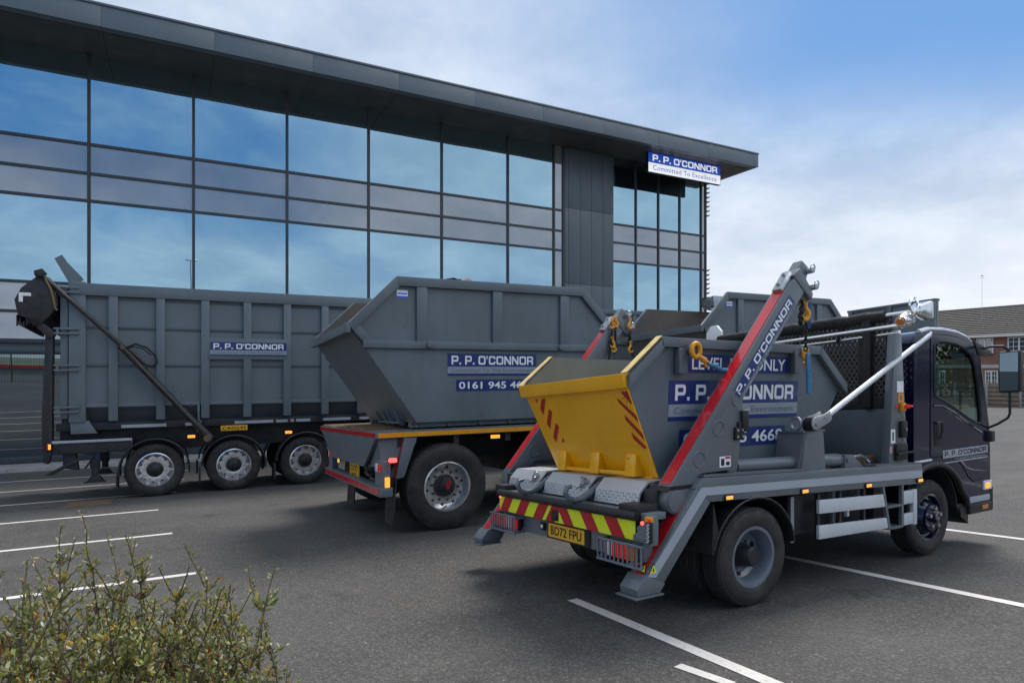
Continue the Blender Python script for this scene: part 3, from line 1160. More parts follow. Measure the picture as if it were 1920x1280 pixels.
# ------------------------------------------------------------------ far right: brick house, panel fence, mast
def brick_mat():
    m, nt, b = new_mat("red_brick")
    tc = nt.nodes.new("ShaderNodeTexCoord")
    mp = nt.nodes.new("ShaderNodeMapping")
    mp.inputs['Rotation'].default_value = (RAD(90), 0, RAD(90))
    sep = nt.nodes.new("ShaderNodeSeparateXYZ")
    cb = nt.nodes.new("ShaderNodeCombineXYZ")
    nt.links.new(tc.outputs['Object'], sep.inputs[0])
    nt.links.new(sep.outputs[1], cb.inputs[0])
    nt.links.new(sep.outputs[2], cb.inputs[1])
    br = nt.nodes.new("ShaderNodeTexBrick")
    br.inputs['Color1'].default_value = (0.30, 0.105, 0.060, 1)
    br.inputs['Color2'].default_value = (0.22, 0.075, 0.048, 1)
    br.inputs['Mortar'].default_value = (0.30, 0.25, 0.21, 1)
    br.inputs['Scale'].default_value = 1.0
    br.inputs['Brick Width'].default_value = 0.225
    br.inputs['Row Height'].default_value = 0.075
    br.inputs['Mortar Size'].default_value = 0.010
    nt.links.new(cb.outputs[0], br.inputs['Vector'])
    c = mix_node(nt, ramp_node(nt, noise_node(nt, 1.2, 6), 0.4, 0.75, 0, 0.5), br.outputs['Color'], (0.17, 0.085, 0.06))
    nt.links.new(c, b.inputs['Base Color'])
    b.inputs['Roughness'].default_value = 0.85
    return m


M['brick'] = brick_mat()
M['tile'] = mat("brown_roof_tile", (0.075, 0.066, 0.060), 0.85, var=0.35, scale=7, dirt=0.5, dirt_col=(0.07, 0.065, 0.055), bump=0.5, bscale=9, streak=False)
M['upvc'] = mat("white_window_frame", (0.75, 0.74, 0.72), 0.45, var=0.03)
M['darkpane'] = mirror_glass("dark_pane", (0.75, 0.82, 0.9), 0.22, (0.012, 0.013, 0.015))
M['render'] = mat("pale_render", (0.50, 0.47, 0.43), 0.8, var=0.08)


def build_house():
    t = Thing("brick_house", "long red brick house with brown tiled roof and white casement windows beyond the fence", "house", at=(55, 25, -0.9))
    m = MB()
    m.box(55, 63, 6, 44, -1.6, 4.25)
    t.part("wall", m, 'brick')
    m = MB()
    n = 15
    for k in range(n):      # tile courses as shallow overlapping steps
        x0, x1 = 54.55 + 4.5 * k / n, 54.55 + 4.5 * (k + 1) / n
        z0, z1 = 4.22 + 2.42 * k / n, 4.22 + 2.42 * (k + 1) / n
        m.hexa([(x0, 5.7, z0), (x1 + 0.1, 5.7, z1), (x1 + 0.1, 44.3, z1), (x0, 44.3, z0), (x0, 5.7, z0 + 0.09), (x1 + 0.1, 5.7, z1 + 0.05), (x1 + 0.1, 44.3, z1 + 0.05), (x0, 44.3, z0 + 0.09)])
    m.prism([(59.1, 6.62), (63.5, 4.22), (63.5, 4.32), (59.1, 6.74)], 'y', 5.7, 44.3)
    r = t.part("roof", m, 'tile')
    m = MB()
    for k in range(84):
        m.cyl((59.1, 5.7 + 0.46 * k, 6.66), (59.1, 5.7 + 0.46 * k + 0.45, 6.66), 0.12, n=10)
    t.part("ridge_tiles", m, 'tile', r)
    m = MB()
    m.box(54.50, 54.62, 5.7, 44.3, 4.08, 4.26)
    m.box(54.62, 55, 5.7, 44.3, 4.06, 4.12)
    t.part("gutter", m, 'upvc', r)
    m = MB()
    m.box(54.92, 55.0, 6, 44, 1.72, 1.98)
    t.part("string_band", m, 'render')

    def win(y0, y1, z0, z1, cols):
        f = MB()
        for a, b in ((y0, y0 + 0.07), (y1 - 0.07, y1)):
            f.box(54.90, 54.99, a, b, z0, z1)
        for a, b in ((z0, z0 + 0.07), (z1 - 0.07, z1)):
            f.box(54.90, 54.99, y0 + 0.07, y1 - 0.07, a, b)
        w = (y1 - y0) / cols
        for k in range(1, cols):
            f.box(54.905, 54.985, y0 + w * k - 0.05, y0 + w * k + 0.05, z0 + 0.07, z1 - 0.07)
        for k in range(cols):
            c = y0 + w * (k + 0.5)
            f.box(54.93, 54.98, c - 0.018, c + 0.018, z0 + 0.07, z1 - 0.07)
        for q in (0.36, 0.68):
            zz = z0 + (z1 - z0) * q
            f.box(54.928, 54.978, y0 + 0.07, y1 - 0.07, zz - 0.018, zz + 0.018)
        fo = t.part("window", f, 'upvc')
        g = MB()
        g.box(54.955, 54.965, y0 + 0.03, y1 - 0.03, z0 + 0.03, z1 - 0.03)
        t.part("pane", g, 'darkpane', fo)
        s = MB()
        s.box(54.80, 54.99, y0 - 0.06, y1 + 0.06, z0 - 0.10, z0 - 0.003, 0.01)
        t.part("sill", s, 'render', fo)
    for y in (18.2, 21.0, 23.0, 25.4, 28.6, 32.0, 35.0):
        win(y, y + (1.13 if y != 23.0 else 1.45), 2.92, 4.02, 2)
    for y in (22.2, 25.1, 28.8, 32.2):
        win(y, y + 0.85, 0.35, 1.52, 2)
    return t


build_house()


def build_fence():
    M['concrete'] = mat("grey_brown_concrete_panel", (0.20, 0.155, 0.11), 0.85, var=0.25, scale=1.3, dirt=0.4, dirt_col=(0.10, 0.09, 0.07))
    t = Thing("panel_fence", "low fence of brown horizontal boards between concrete posts, before the brick house", "fence", at=(46, 20, ground(46, 20)))
    y = 8.6
    while y < 36:
        g = ground(46, y + 0.9)
        m = MB()
        for k in range(6):
            zz = g - 0.1 + 0.27 * k
            m.hexa([(45.90, y + 0.07, zz + 0.02), (46.03, y + 0.07, zz), (46.03, y + 1.79, zz), (45.90, y + 1.79, zz + 0.02), (45.985, y + 0.07, zz + 0.265), (46.03, y + 0.07, zz + 0.265), (46.03, y + 1.79, zz + 0.265), (45.985, y + 1.79, zz + 0.265)])
        t.part("fence_panel", m, 'concrete')
        m = MB()
        m.box(45.92, 46.06, y - 0.07, y + 0.07, g - 0.3, g + 1.58, 0.012)
        t.part("fence_post", m, 'kerb')
        y += 1.86


build_fence()
mb = MB()
mb.cyl((57, 27.15, 5.6), (57, 27.15, 9.15), 0.014, 0.008, n=8)
for q in (8.95, 9.1):
    mb.cyl((57, 27.0, q), (57, 27.3, q), 0.012, n=6)
mb.ball((57, 27.15, 9.15), 0.05)
single("aerial_mast", mb, 'steel', "thin grey aerial mast standing above the brick house roof", "aerial", at=(57, 27.15, 5.6))


# ------------------------------------------------------------------ behind the photographer: seen mirrored in the office glass
def build_behind():
    t = Thing("lamp_column", "tall slim car park lamp column mirrored in the office glazing", "street lamp", at=(0.95, -16, 0.42))
    m = MB()
    m.cyl((0.95, -16, 0.3), (0.95, -16, 11.3), 0.11, 0.06, n=12)
    t.part("pole", m, 'steel')
    m = MB()
    m.hexa([(0.45, -16.15, 11.25), (1.45, -16.15, 11.25), (1.45, -15.85, 11.25), (0.45, -15.85, 11.25), (0.5, -16.1, 11.4), (1.4, -16.1, 11.4), (1.4, -15.9, 11.4), (0.5, -15.9, 11.4)], 0.02)
    t.part("lamp_head", m, 'steel')
    M['sheetwall'] = mat("grey_green_sheeting", (0.17, 0.20, 0.20), 0.6, var=0.1, scale=1)
    M['greenroof'] = mat("mossy_roof", (0.13, 0.15, 0.10), 0.8, var=0.25, scale=1.5)
    t = Thing("warehouse", "low grey warehouse with red fascia mirrored in the ground floor glass", "building", at=(-10, -160, 0.4))
    m = MB()
    x = -90.0
    while x < 20:
        m.box(x, x + 0.42, -175, -160, 0.2, 2.1)
        m.box(x + 0.42, x + 0.6, -175, -160.05, 0.2, 2.1)
        x += 0.6
    t.part("wall", m, 'sheetwall')
    m = MB()
    m.prism([(-159.6, 2.9), (-168, 4.9), (-175.4, 2.9)], 'x', -90.5, 20.6)
    t.part("roof", m, 'greenroof')
    m = MB()
    m.box(-90.4, 20.5, -159.95, -159.6, 2.1, 2.9)
    t.part("fascia", m, 'hazred')
    t = Thing("mesh_fence", "dark green mesh fence mirrored in the ground floor glass", "fence", at=(-8, -24, 0.42))
    M['fencegreen'] = mat("fence_green", (0.02, 0.04, 0.03), 0.5)
    for k in range(14):
        m = MB()
        m.box(-26 + 2.5 * k, -25.92 + 2.5 * k, -24.04, -23.96, 0.2, 3.0)
        t.part("fence_post", m, 'fencegreen')
    m = MB()
    for k in range(165):
        m.cyl((-26 + 0.2 * k, -24, 0.4), (-26 + 0.2 * k, -24, 2.9), 0.012, n=4)
    for z in (0.5, 1.1, 1.7, 2.3, 2.85):
        m.cyl((-26, -24, z), (6.5, -24, z), 0.014, n=4)
    t.part("mesh", m, 'fencegreen')


build_behind()


def build_reflection_hedge():  # unseen foliage added so the cab paint mirrors something dark
    M['reflection_hedge'] = leaf_mat("reflection_hedge_leaf", (0.055, 0.085, 0.025), 0.2)
    rng = random.Random(21)
    t = Thing("reflection_hedge", "tall dark green hedge out of frame to the right, mirrored in the lorry cab", "reflection_hedge", at=(26, -8, 0.6))
    vs, fs, ms = [], [], []
    for k in range(9000):
        x = rng.uniform(9, 46)
        a = rng.uniform(0, math.pi)
        r = 1.0 + 0.25 * math.sin(x * 1.7) + 0.2 * math.sin(x * 4.1 + 1) + rng.uniform(-0.45, 0.12)
        p = Vector((x, -8 + math.cos(a) * r, 0.3 + abs(math.sin(a)) ** 0.5 * (2.4 + 0.3 * math.sin(x * 0.9)) * min(1.0, r)))
        leaf(vs, fs, ms, p, Vector((rng.uniform(-1, 1), rng.uniform(-1, 1), rng.uniform(-0.3, 1))), rng.uniform(0.14, 0.30), rng, 0)
    m = MB()
    m.faces(vs, fs)
    t.part("leaves", m, 'reflection_hedge', ang=180)
    m = MB()
    for k in range(38):
        x = 9.2 + k * 0.98
        m.cyl((x, -8, 0.2), (x + rng.uniform(-0.2, 0.2), -8 + rng.uniform(-0.2, 0.2), 2.0), 0.04, 0.015, n=6)
    t.part("stems", m, 'twig')


# ------------------------------------------------------------------ shrubs by the photographer's feet
def leaf_mat(name, col, trans=0.35):
    m, nt, b = new_mat(name)
    nt.nodes.remove(b)
    d = nt.nodes.new("ShaderNodeBsdfPrincipled")
    c = mix_node(nt, ramp_node(nt, noise_node(nt, 30, 3), 0.3, 0.7), tuple(v * 0.7 for v in col), tuple(min(1, v * 1.3) for v in col))
    nt.links.new(c, d.inputs['Base Color'])
    d.inputs['Roughness'].default_value = 0.38
    tr = nt.nodes.new("ShaderNodeBsdfTranslucent")
    nt.links.new(c, tr.inputs['Color'])
    mx = nt.nodes.new("ShaderNodeMixShader")
    mx.inputs[0].default_value = trans
    nt.links.new(d.outputs[0], mx.inputs[1])
    nt.links.new(tr.outputs[0], mx.inputs[2])
    nt.links.new(mx.outputs[0], nt.nodes["Material Output"].inputs[0])
    return m


M['leaf1'] = leaf_mat("leaf_green", (0.162, 0.205, 0.048))
M['leaf2'] = leaf_mat("leaf_olive", (0.30, 0.30, 0.080))
M['leaf3'] = leaf_mat("leaf_yellow", (0.60, 0.36, 0.04))
M['leaf4'] = leaf_mat("leaf_rust", (0.25, 0.085, 0.028))
M['leaf5'] = leaf_mat("leaf_pale", (0.48, 0.47, 0.30))
M['dock'] = leaf_mat("broad_leaf", (0.10, 0.22, 0.02), 0.5)
M['twig'] = mat("twig_bark", (0.12, 0.085, 0.065), 0.8, var=0.35, scale=20)


def cam_pt(r, f, z):
    p = right * r + fwd * f
    return Vector((p.x, p.y, z))


def leaf(vs, fs, ms, p, d, size, rng, mi):
    d = d.normalized()
    s = d.cross(Vector((rng.uniform(-1, 1), rng.uniform(-1, 1), rng.uniform(-0.3, 1)))).normalized()
    n = d.cross(s)
    w = size * rng.uniform(0.42, 0.6)
    b = len(vs)
    fold = n * size * 0.14
    vs += [p, p + d * size * 0.35 + s * w * 0.5 + fold, p + d * size * 0.75 + s * w * 0.38 + fold, p + d * size, p + d * size * 0.75 - s * w * 0.38 + fold, p + d * size * 0.35 - s * w * 0.5 + fold]
    fs += [(b, b + 1, b + 2, b + 3), (b, b + 3, b + 4, b + 5)]
    ms += [mi, mi]


def grow_shrub(name, label, tops, filler, base, seed, size=0.0225, group=None):
    rng = random.Random(seed)
    stems = MB()
    vs, fs, ms = [], [], []
    br, bf = base
    gb = cam_pt(br, bf, 0)
    t = Thing(name, label, "shrub", at=(gb.x, gb.y, ground(gb.x, gb.y)), group=group)

    def twig(p0, p1, r0, depth):
        L = (p1 - p0).length
        n = max(4, int(L / 0.07))
        side = Vector((rng.uniform(-1, 1), rng.uniform(-1, 1), rng.uniform(-0.2, 0.2))) * L * 0.15
        path = []
        for i in range(n + 1):
            q = i / n
            path.append(p0.lerp(p1, q) + side * math.sin(q * math.pi) + Vector((rng.uniform(-1, 1), rng.uniform(-1, 1), 0)) * 0.006)
        stems.tube(path, r0, 5, radii=[r0 * (1 - 0.75 * i / n) + 0.0006 for i in range(n + 1)])
        d = (p1 - p0).normalized()
        k = int(L / 0.0065)
        for i in range(k):
            q = (i + rng.random()) / k
            lowcut = 0.08 if depth else 0.30
            if q < lowcut or rng.random() > 0.74:
                continue
            a = path[min(n - 1, int(q * n))].lerp(path[min(n, int(q * n) + 1)], q * n % 1)
            o = Vector((rng.uniform(-1, 1), rng.uniform(-1, 1), rng.uniform(-0.25, 0.9)))
            dd = (d * 0.55 + o).normalized()
            u = rng.random()
            mi = 0 if u < 0.36 else 1 if u < 0.68 else 4 if u < 0.88 else 2 if u < 0.96 else 3
            leaf(vs, fs, ms, a + dd * 0.004, dd, size * rng.uniform(0.55, 1.15) * (0.75 if q > 0.9 else 1), rng, mi)
        if depth < 2:
            for i in range(int(L / (0.042 if depth == 0 else 0.10))):
                q = rng.uniform(0.22, 0.93)
                a = path[int(q * n)]
                o = Vector((rng.uniform(-1, 1), rng.uniform(-1, 1), rng.uniform(-0.1, 0.8))).normalized()
                ln = L * rng.uniform(0.13, 0.29) * (1.15 - q)
                ln = max(0.045, ln)
                twig(a, a + (d * 0.7 + o).normalized() * ln, r0 * 0.45, depth + 1)
    for r, f, z in tops:
        bx = br + rng.gauss(0, 0.16) + (r - br) * 0.45
        p = cam_pt(bx, bf + rng.gauss(0, 0.12) + (f - bf) * 0.4, 0)
        p.z = ground(p.x, p.y)
        twig(p, cam_pt(r, f, z), rng.uniform(0.0035, 0.006), 0)
    t.part("stems", stems, 'twig')
    lm = MB()
    tb = bmesh.new()
    vv = [tb.verts.new(q) for q in vs]
    for f_, m_ in zip(fs, ms):
        fc = tb.faces.new([vv[i] for i in f_])
        fc.material_index = m_
    lm.bm.free()
    lm.bm = tb
    t.part("leaves", lm, ['leaf1', 'leaf2', 'leaf3', 'leaf4', 'leaf5'], ang=180)


def build_shrubs():
    rng = random.Random(11)

    def top(px, py, f):
        return ((px - 960) / 1183 * f, f, 1.55 - (py - 694) / 1183 * f)
    A = [top(152, 958, 2.25), top(112, 985, 2.2), top(140, 1010, 2.3), top(60, 1045, 2.1), top(8, 1068, 2.1), top(45, 1085, 2.2), top(205, 1010, 2.35), top(178, 1060, 2.2)]
    A += [top(rng.uniform(-90, 230), rng.gauss(1128, 38), rng.uniform(1.75, 2.5)) for _ in range(27)]
    B = [top(232, 1002, 2.3), top(252, 1012, 2.25), top(345, 1022, 2.3), top(352, 1060, 2.2), top(300, 1062, 2.3), top(390, 1085, 2.3), top(268, 1050, 2.35), top(430, 1095, 2.25)]
    B += [top(rng.uniform(190, 440), rng.gauss(1142, 36), rng.uniform(1.8, 2.5)) for _ in range(30)]
    C = [top(462, 1064, 2.2), top(518, 1058, 2.2), top(480, 1095, 2.2), top(440, 1105, 2.3), top(488, 1165, 2.15)]
    C += [top(rng.uniform(350, 462), rng.gauss(1185, 36), rng.uniform(1.8, 2.4)) for _ in range(20)]
    grow_shrub("shrub", "tallest small-leaved shrub, green with yellow leaves, at the bottom left corner of the car park", A, 0, (-1.55, 2.15), 3)
    grow_shrub("shrub", "bushy olive and orange shrub between the tallest shrub and the one with two forked tips", B, 0, (-1.28, 2.2), 5)
    grow_shrub("shrub", "thin spreading shrub with two forked tips reaching over bare tarmac", C, 0, (-1.08, 2.15), 8)
    # broad-leaved weed in the corner
    p = cam_pt(-1.28, 1.72, 0)
    t = Thing("broad_leaf_weed", "bright green broad-leaved weed low among the shrub stems", "weed", at=(p.x, p.y, ground(p.x, p.y)))
    m, st = MB(), MB()
    rng = random.Random(2)
    for k in range(6):
        a = rng.uniform(0, 6.28)
        d = Vector((math.cos(a), math.sin(a), rng.uniform(0.9, 1.8))).normalized()
        tip = Vector((p.x, p.y, 0.30 + rng.uniform(-0.06, 0.07))) + Vector((math.cos(a), math.sin(a), 0)) * 0.05
        base = Vector((p.x, p.y, ground(p.x, p.y)))
        st.tube([base, base.lerp(tip, 0.6), tip], 0.003, 5)
        s = d.cross(Vector((0, 0, 1))).normalized()
        n = d.cross(s)
        vs, fs = [], []
        for i in range(7):
            q = i / 6
            w = 0.036 * math.sin(min(1, q * 0.92 + 0.08) * math.pi) ** 0.7
            c = tip + d * 0.13 * q - Vector((0, 0, 1)) * 0.05 * q * q
            vs += [c + s * w + n * 0.012, c, c - s * w + n * 0.012]
            if i:
                b = 3 * i
                fs += [(b - 3, b - 2, b + 1, b), (b - 2, b - 1, b + 2, b + 1)]
        m.faces(vs, fs)
    t.part("stems", st, 'leaf1')
    t.part("leaves", m, 'dock')


build_shrubs()
build_reflection_hedge()

# ------------------------------------------------------------------ skip loader lorry (nearest)
LF = Frame(3.9608, 4.5104, -0.3834, 1.5, 0.085)


def warning_triangle(mb, c, u, v, s, off):
    """small yellow triangle with black border as two slots: uses slots mi and mi+1"""
    w = u.cross(v)
    base = mb.mi
    for k, (sc, d) in enumerate(((1.0, 0.0), (0.72, 0.0012))):
        mb.mi = base + (1 - k)
        p = [c + (u * a + v * b) * s * sc + w * (off + d) for a, b in ((-0.5, -0.33), (0.5, -0.33), (0, 0.6))]
        mb.faces(p, [(0, 1, 2)])
    mb.mi = base + 1
    p = [c + (u * a + v * b) * s * 0.4 + w * (off + 0.0024) for a, b in ((-0.25, -0.4), (0.1, -0.4), (0.2, 0.1), (0.0, 0.6), (-0.15, 0.1))]
    mb.faces(p, [(0, 1, 2, 3, 4)])
    mb.mi = base


def build_lorry():
    t = Thing("skip_loader_lorry", "navy cabbed skip loader lorry with raised red edged lifting arms carrying the yellow ended skip", "lorry", LF)
    # --- chassis and deck
    m = MB()
    for s in (-1, 1):
        m.box(-1.05, 3.45, s * 0.38 - 0.04, s * 0.38 + 0.04, 0.52, 0.78, 0.008)
    for x in (-0.9, -0.2, 0.5, 1.2, 1.9, 2.7, 3.3):
        m.box(x - 0.04, x + 0.04, -0.34, 0.34, 0.55, 0.75)
    for x in (0.0, 2.64):
        m.cyl((x, -0.8, 0.38), (x, 0.8, 0.38), 0.07, n=14)
        m.ball((x, 0, 0.38), 0.19, (1, 1.1, 1))
    m.cyl((0.1, 0, 0.40), (2.2, 0, 0.55), 0.04, n=10)
    m.box(0.62, 1.15, -0.92, -0.45, 0.45, 0.80, 0.03)
    m.box(1.25, 1.62, -0.90, -0.45, 0.42, 0.82, 0.06)
    m.box(0.62, 1.6, 0.45, 0.92, 0.42, 0.80, 0.04)
    m.box(1.8, 2.0, -0.9, -0.4, 0.42, 0.78, 0.03)
    m.box(-0.52, -0.42, -0.8, 0.8, 0.5, 0.85)
    t.part("chassis", m, 'dark')
    for x, z in ((0.50, 0.42), (1.06, 0.42), (1.42, 0.60)):
        m = MB()
        m.box(x, x + 0.04, -0.98, -0.95, z, 0.80)
        t.part("rail_bracket", m, 'steel')
    m = MB()
    m.box(1.28, 1.31, -0.97, -0.94, 0.55, 0.66)
    m.mi = 1
    m.box(1.276, 1.314, -0.973, -0.937, 0.61, 0.66)
    t.part("drain_valve", m, ['white', 'red'])
    m = MB()
    m.prism([(-0.62, 1.04), (2.33, 0.925), (2.33, 0.80), (-0.55, 0.90)], 'y', -0.92, 1.38)
    t.part("deck", m, 'dark')
    for s in (-1, 1):
        m = MB()
        a, b = (-1.05, -0.92) if s < 0 else (1.38, 1.51)
        m.prism([(-0.575, 1.052), (2.335, 0.944), (2.335, 0.757), (-0.50, 0.868), (-0.66, 0.98)], 'y', a, b, 0.008)
        m.prism([(-0.56, 1.056), (0.60, 1.012), (0.60, 1.03), (-0.56, 1.074)], 'y', a + 0.01, b - 0.03, 0.0)
        m.prism([(1.60, 0.972), (2.33, 0.945), (2.33, 0.962), (1.60, 0.99)], 'y', a + 0.01, b - 0.01, 0.0)
        beam = t.part("side_beam", m, 'arm')
        m = MB()
        y0, y1 = (-1.0535, -1.0495) if s < 0 else (1.5095, 1.5135)
        m.prism([(-0.592, 0.983), (2.33, 0.886), (2.33, 0.815), (-0.553, 0.922)], 'y', y0, y1)
        t.part("reflective_strip", m, 'silver', beam)
        # stabiliser leg with its foot, parked clear of the ground
        m = MB()
        a, b = (-1.05, -0.87) if s < 0 else (1.33, 1.51)
        m.prism([(-0.645, 0.985), (-0.50, 0.868), (-0.964, 0.337), (-1.145, 0.380)], 'y', a, b, 0.01)
        leg = t.part("stabiliser_leg", m, 'arm')
        m = MB()
        m.prism([(-0.596, 0.985), (-0.550, 0.921), (-1.040, 0.395), (-1.112, 0.412)], 'y', y0, y1)
        t.part("reflective_strip", m, 'silver', leg)
        m = MB()
        d = Vector((-0.5, 0, -0.605)).normalized()
        nrm = Vector((d.z, 0, -d.x))
        nrm = nrm if nrm.x < 0 else -nrm
        q0, q1 = Vector((-0.735, 0, 0.876)), Vector((-1.115, 0, 0.416))
        ya, yb = (a + 0.035, b - 0.045)
        m.hexa([Vector((p.x, y, p.z)) + nrm * o for o in (0.001, 0.005) for p, y in ((q0, ya), (q1, ya), (q1, yb), (q0, yb))])
        t.part("red_strip", m, 'red', leg)
        m = MB()
        m.prism([(-1.135, 0.425), (-0.955, 0.345), (-1.005, 0.285), (-1.205, 0.285), (-1.215, 0.335)], 'y', a - 0.012, b + 0.0, 0.010)
        m.box(-1.24, -0.985, a - 0.03, b + 0.015, 0.272, 0.284, 0.004)
        t.part("foot", m, 'steel' if False else 'arm', leg)
        if s < 0:
            m = MB()
            warning_triangle(m, Vector((-1.062, -1.0505, 0.452)), Vector((1, 0, 0)), Vector((0, 0, 1)), 0.085, 0.002)
            m2 = Vector((-1.09, -0.985, 0.447))
            warning_triangle(m, m2 + nrm * 0.005, Vector((0, -1, 0)), -d, 0.085, 0.002)
            t.part("warning_sticker", m, ['hazyel', 'black'], leg)
    # marker lamps along the near beam
    for x, z in ((-0.319, 0.884), (0.568, 0.849), (1.45, 0.817), (2.277, 0.793)):
        m = MB()
        m.box(x - 0.05, x + 0.05, -1.064, -1.05, z - 0.022, z + 0.022, 0.008)
        h = t.part("marker_lamp", m, 'black')
        m = MB()
        m.box(x - 0.034, x + 0.034, -1.072, -1.062, z - 0.014, z + 0.014, 0.005)
        t.part("lens", m, 'amber', h)

    # --- lifting arms
    for s in (-1, 1):
        a, b = (-1.0, -0.86) if s < 0 else (1.36, 1.50)
        dx = 0.0
        m = MB()
        pts = [(0.521, 2.612), (0.644, 2.505), (0.404, 2.217), (-0.094, 1.745), (-0.116, 1.388), (-0.157, 1.085), (-0.548, 1.079), (-0.690, 0.92)]
        pts += arc(-0.796, 0.897, 0.095, 10, -190, 8)
        pts += [(-0.872, 0.985), (0.459, 2.564)]
        pts = [(x + dx, z) for x, z in pts]
        m.prism(pts, 'y', a, b, 0.006)
        of = a - 0.004 if s < 0 else b + 0.004
        ob = a if s < 0 else b
        for cx, cz in ((-0.163, 1.628), (-0.368, 1.408), (-0.567, 1.187)):
            for q in (a, b):
                m.torus((cx + dx, q, cz), 'y', 0.058, 0.006, 24, 6)
        m.cyl((-0.796 + dx, a - 0.012, 0.897), (-0.796 + dx, b + 0.012, 0.897), 0.082, n=28, bev=0.004)
        m.cyl((-0.50 + dx, a - 0.01, 1.02), (-0.50 + dx, a, 1.02), 0.03, n=12)
        arm = t.part("lifting_arm", m, 'arm')
        m = MB()
        hy0, hy1 = a + 0.025, b - 0.025
        m.prism([(x + dx, z) for x, z in [(0.46, 2.572), (0.578, 2.689), (0.65, 2.776), (0.745, 2.715), (0.70, 2.60), (0.79, 2.50), (0.732, 2.44), (0.60, 2.45)]], 'y', hy0, hy1, 0.008)
        m.prism([(x + dx, z) for x, z in [(0.50, 2.632), (0.585, 2.70), (0.735, 2.53), (0.755, 2.49), (0.735, 2.438), (0.655, 2.497)]], 'y', a - 0.006, b + 0.006, 0.006)
        head = t.part("arm_head", m, 'arm')
        for px, pz in ((0.722, 2.688), (0.775, 2.554)):
            m = MB()
            m.cyl((px + dx, a - 0.03, pz), (px + dx, b + 0.03, pz), 0.026, n=14, bev=0.004)
            m.torus((px + dx, a - 0.025, pz + 0.02), 'y', 0.028, 0.005, 16, 6)
            t.part("pin", m, 'steel', head)
        m = MB()
        m.hexa([(0.40 + dx, a + 0.02, 2.50), (0.53 + dx, a + 0.02, 2.655), (0.53 + dx, b - 0.02, 2.655), (0.40 + dx, b - 0.02, 2.50), (0.375 + dx, a + 0.03, 2.52), (0.50 + dx, a + 0.03, 2.675), (0.50 + dx, b - 0.03, 2.675), (0.375 + dx, b - 0.03, 2.52)], 0.006)
        for q in ((0.42, 2.55), (0.49, 2.635)):
            m.cyl((q[0] + dx - 0.03, (a + b) / 2, q[1] + 0.024), (q[0] + dx + 0.01, (a + b) / 2, q[1] - 0.01), 0.014, n=8)
        t.part("cap_plate", m, 'steel', head)
        # red reflective band on the rear edge
        m = MB()
        p0, p1 = Vector((-0.840 + dx, 0, 1.022)), Vector((0.425 + dx, 0, 2.524))
        d = (p1 - p0).normalized()
        nr = Vector((-d.z, 0, d.x))
        m.hexa([Vector((p.x, y, p.z)) + nr * o for o in (0.0005, 0.005) for p, y in ((p0, a + 0.02), (p1, a + 0.02), (p1, b - 0.02), (p0, b - 0.02))])
        t.part("red_strip", m, 'red', arm)
        if s < 0:
            q0 = Vector((-0.292, 0, 1.632)) + d * 0.10
            perp = Vector((d.z, 0, -d.x))
            L = 1.02
            o = q0 + perp * 0.150
            fc = Face((o.x, -1.0, o.z), d, -perp)
            m = MB()
            fc.rect(m, 0.0, L, 0.035, 0.118, 0, 0.002)
            m.mi = 1
            fc.rect(m, 0.0, L, 0.0, 0.035, 0, 0.002)
            bd = t.part("sign_board", m, ['blue', 'dgrey'], arm)
            lb = MB()
            fc.wide(lb, "P. P. O'CONNOR", 0.02, L - 0.03, 0.045, 0.108, 0.0035)
            lb.mi = 1
            fc.font(lb, "Committed To The Environment", 0.02, L - 0.10, 0.008, 0.029, 0.0035, 0.0, 1.15)
            t.part("lettering", lb, ['white', 'lgrey'], arm)
            # work lamp and bracket on the arm's front edge
            m = MB()
            m.box(-0.128, -0.06, -1.03, -0.90, 1.37, 1.53, 0.012)
            m.box(-0.20, -0.10, -1.02, -1.0, 1.31, 1.41, 0.006)
            m.box(-0.165, -0.115, -1.02, -0.99, 1.40, 1.45, 0.006)
            m.mi = 1
            for x in (-0.18, -0.125):
                for z in (1.335, 1.385):
                    m.cyl((x, -1.028, z), (x, -1.02, z), 0.011, n=10)
            m.box(-0.13, -0.055, -1.032, -0.895, 1.53, 1.545, 0.004)
            t.part("arm_lamp", m, ['black', 'steel'], arm)
            m = MB()
            fc2 = Face((-0.355, -1.0, 1.11), (1, 0, 0.0), (0, 0, 1))
            fc2.rect(m, 0, 0.12, 0, 0.082, 0, 0.002)
            m.mi = 1
            fc2.rect(m, 0.015, 0.05, 0.012, 0.065, 0, 0.003)
            fc2.rect(m, 0.068, 0.108, 0.012, 0.04, 0, 0.0028)
            m.mi = 2
            fc2.rect(m, 0.062, 0.115, 0.062, 0.078, 0, 0.003)
            t.part("warning_sticker", m, ['white', 'black', 'hazred'], arm)
    # cross tube carrying the arms
    m = MB()
    m.cyl((-0.80, -0.86, 0.897), (-0.80, 1.36, 0.897), 0.072, n=24)
    for s0, s1 in ((-0.86, -0.78), (1.27, 1.35)):
        m.cyl((-0.80, s0, 0.897), (-0.80, s1, 0.897), 0.10, n=28, bev=0.02)
    t.part("pivot_tube", m, 'plastic')
    # lift rams and their stands
    for s in (-1, 1):
        y = s * 0.89
        m = MB()
        m.cyl((-0.08, y, 1.092), (0.72, y, 1.072), 0.056, n=24)
        m.cyl((0.90, y, 1.066), (1.27, y, 1.05), 0.060, n=24, bev=0.02)
        m.cyl((0.70, y, 1.072), (0.92, y, 1.066), 0.050, n=24)
        m.cyl((-0.15, y - 0.05, 1.095), (-0.15, y + 0.05, 1.095), 0.06, n=18)
        t.part("lift_ram", m, 'arm')
        m = MB()
        ya, yb = (-0.985, -0.955) if s < 0 else (0.955, 0.985)
        m.prism([(0.587, 0.985), (0.955, 0.97), (0.92, 1.325), (0.665, 1.33)], 'y', ya, yb, 0.004)
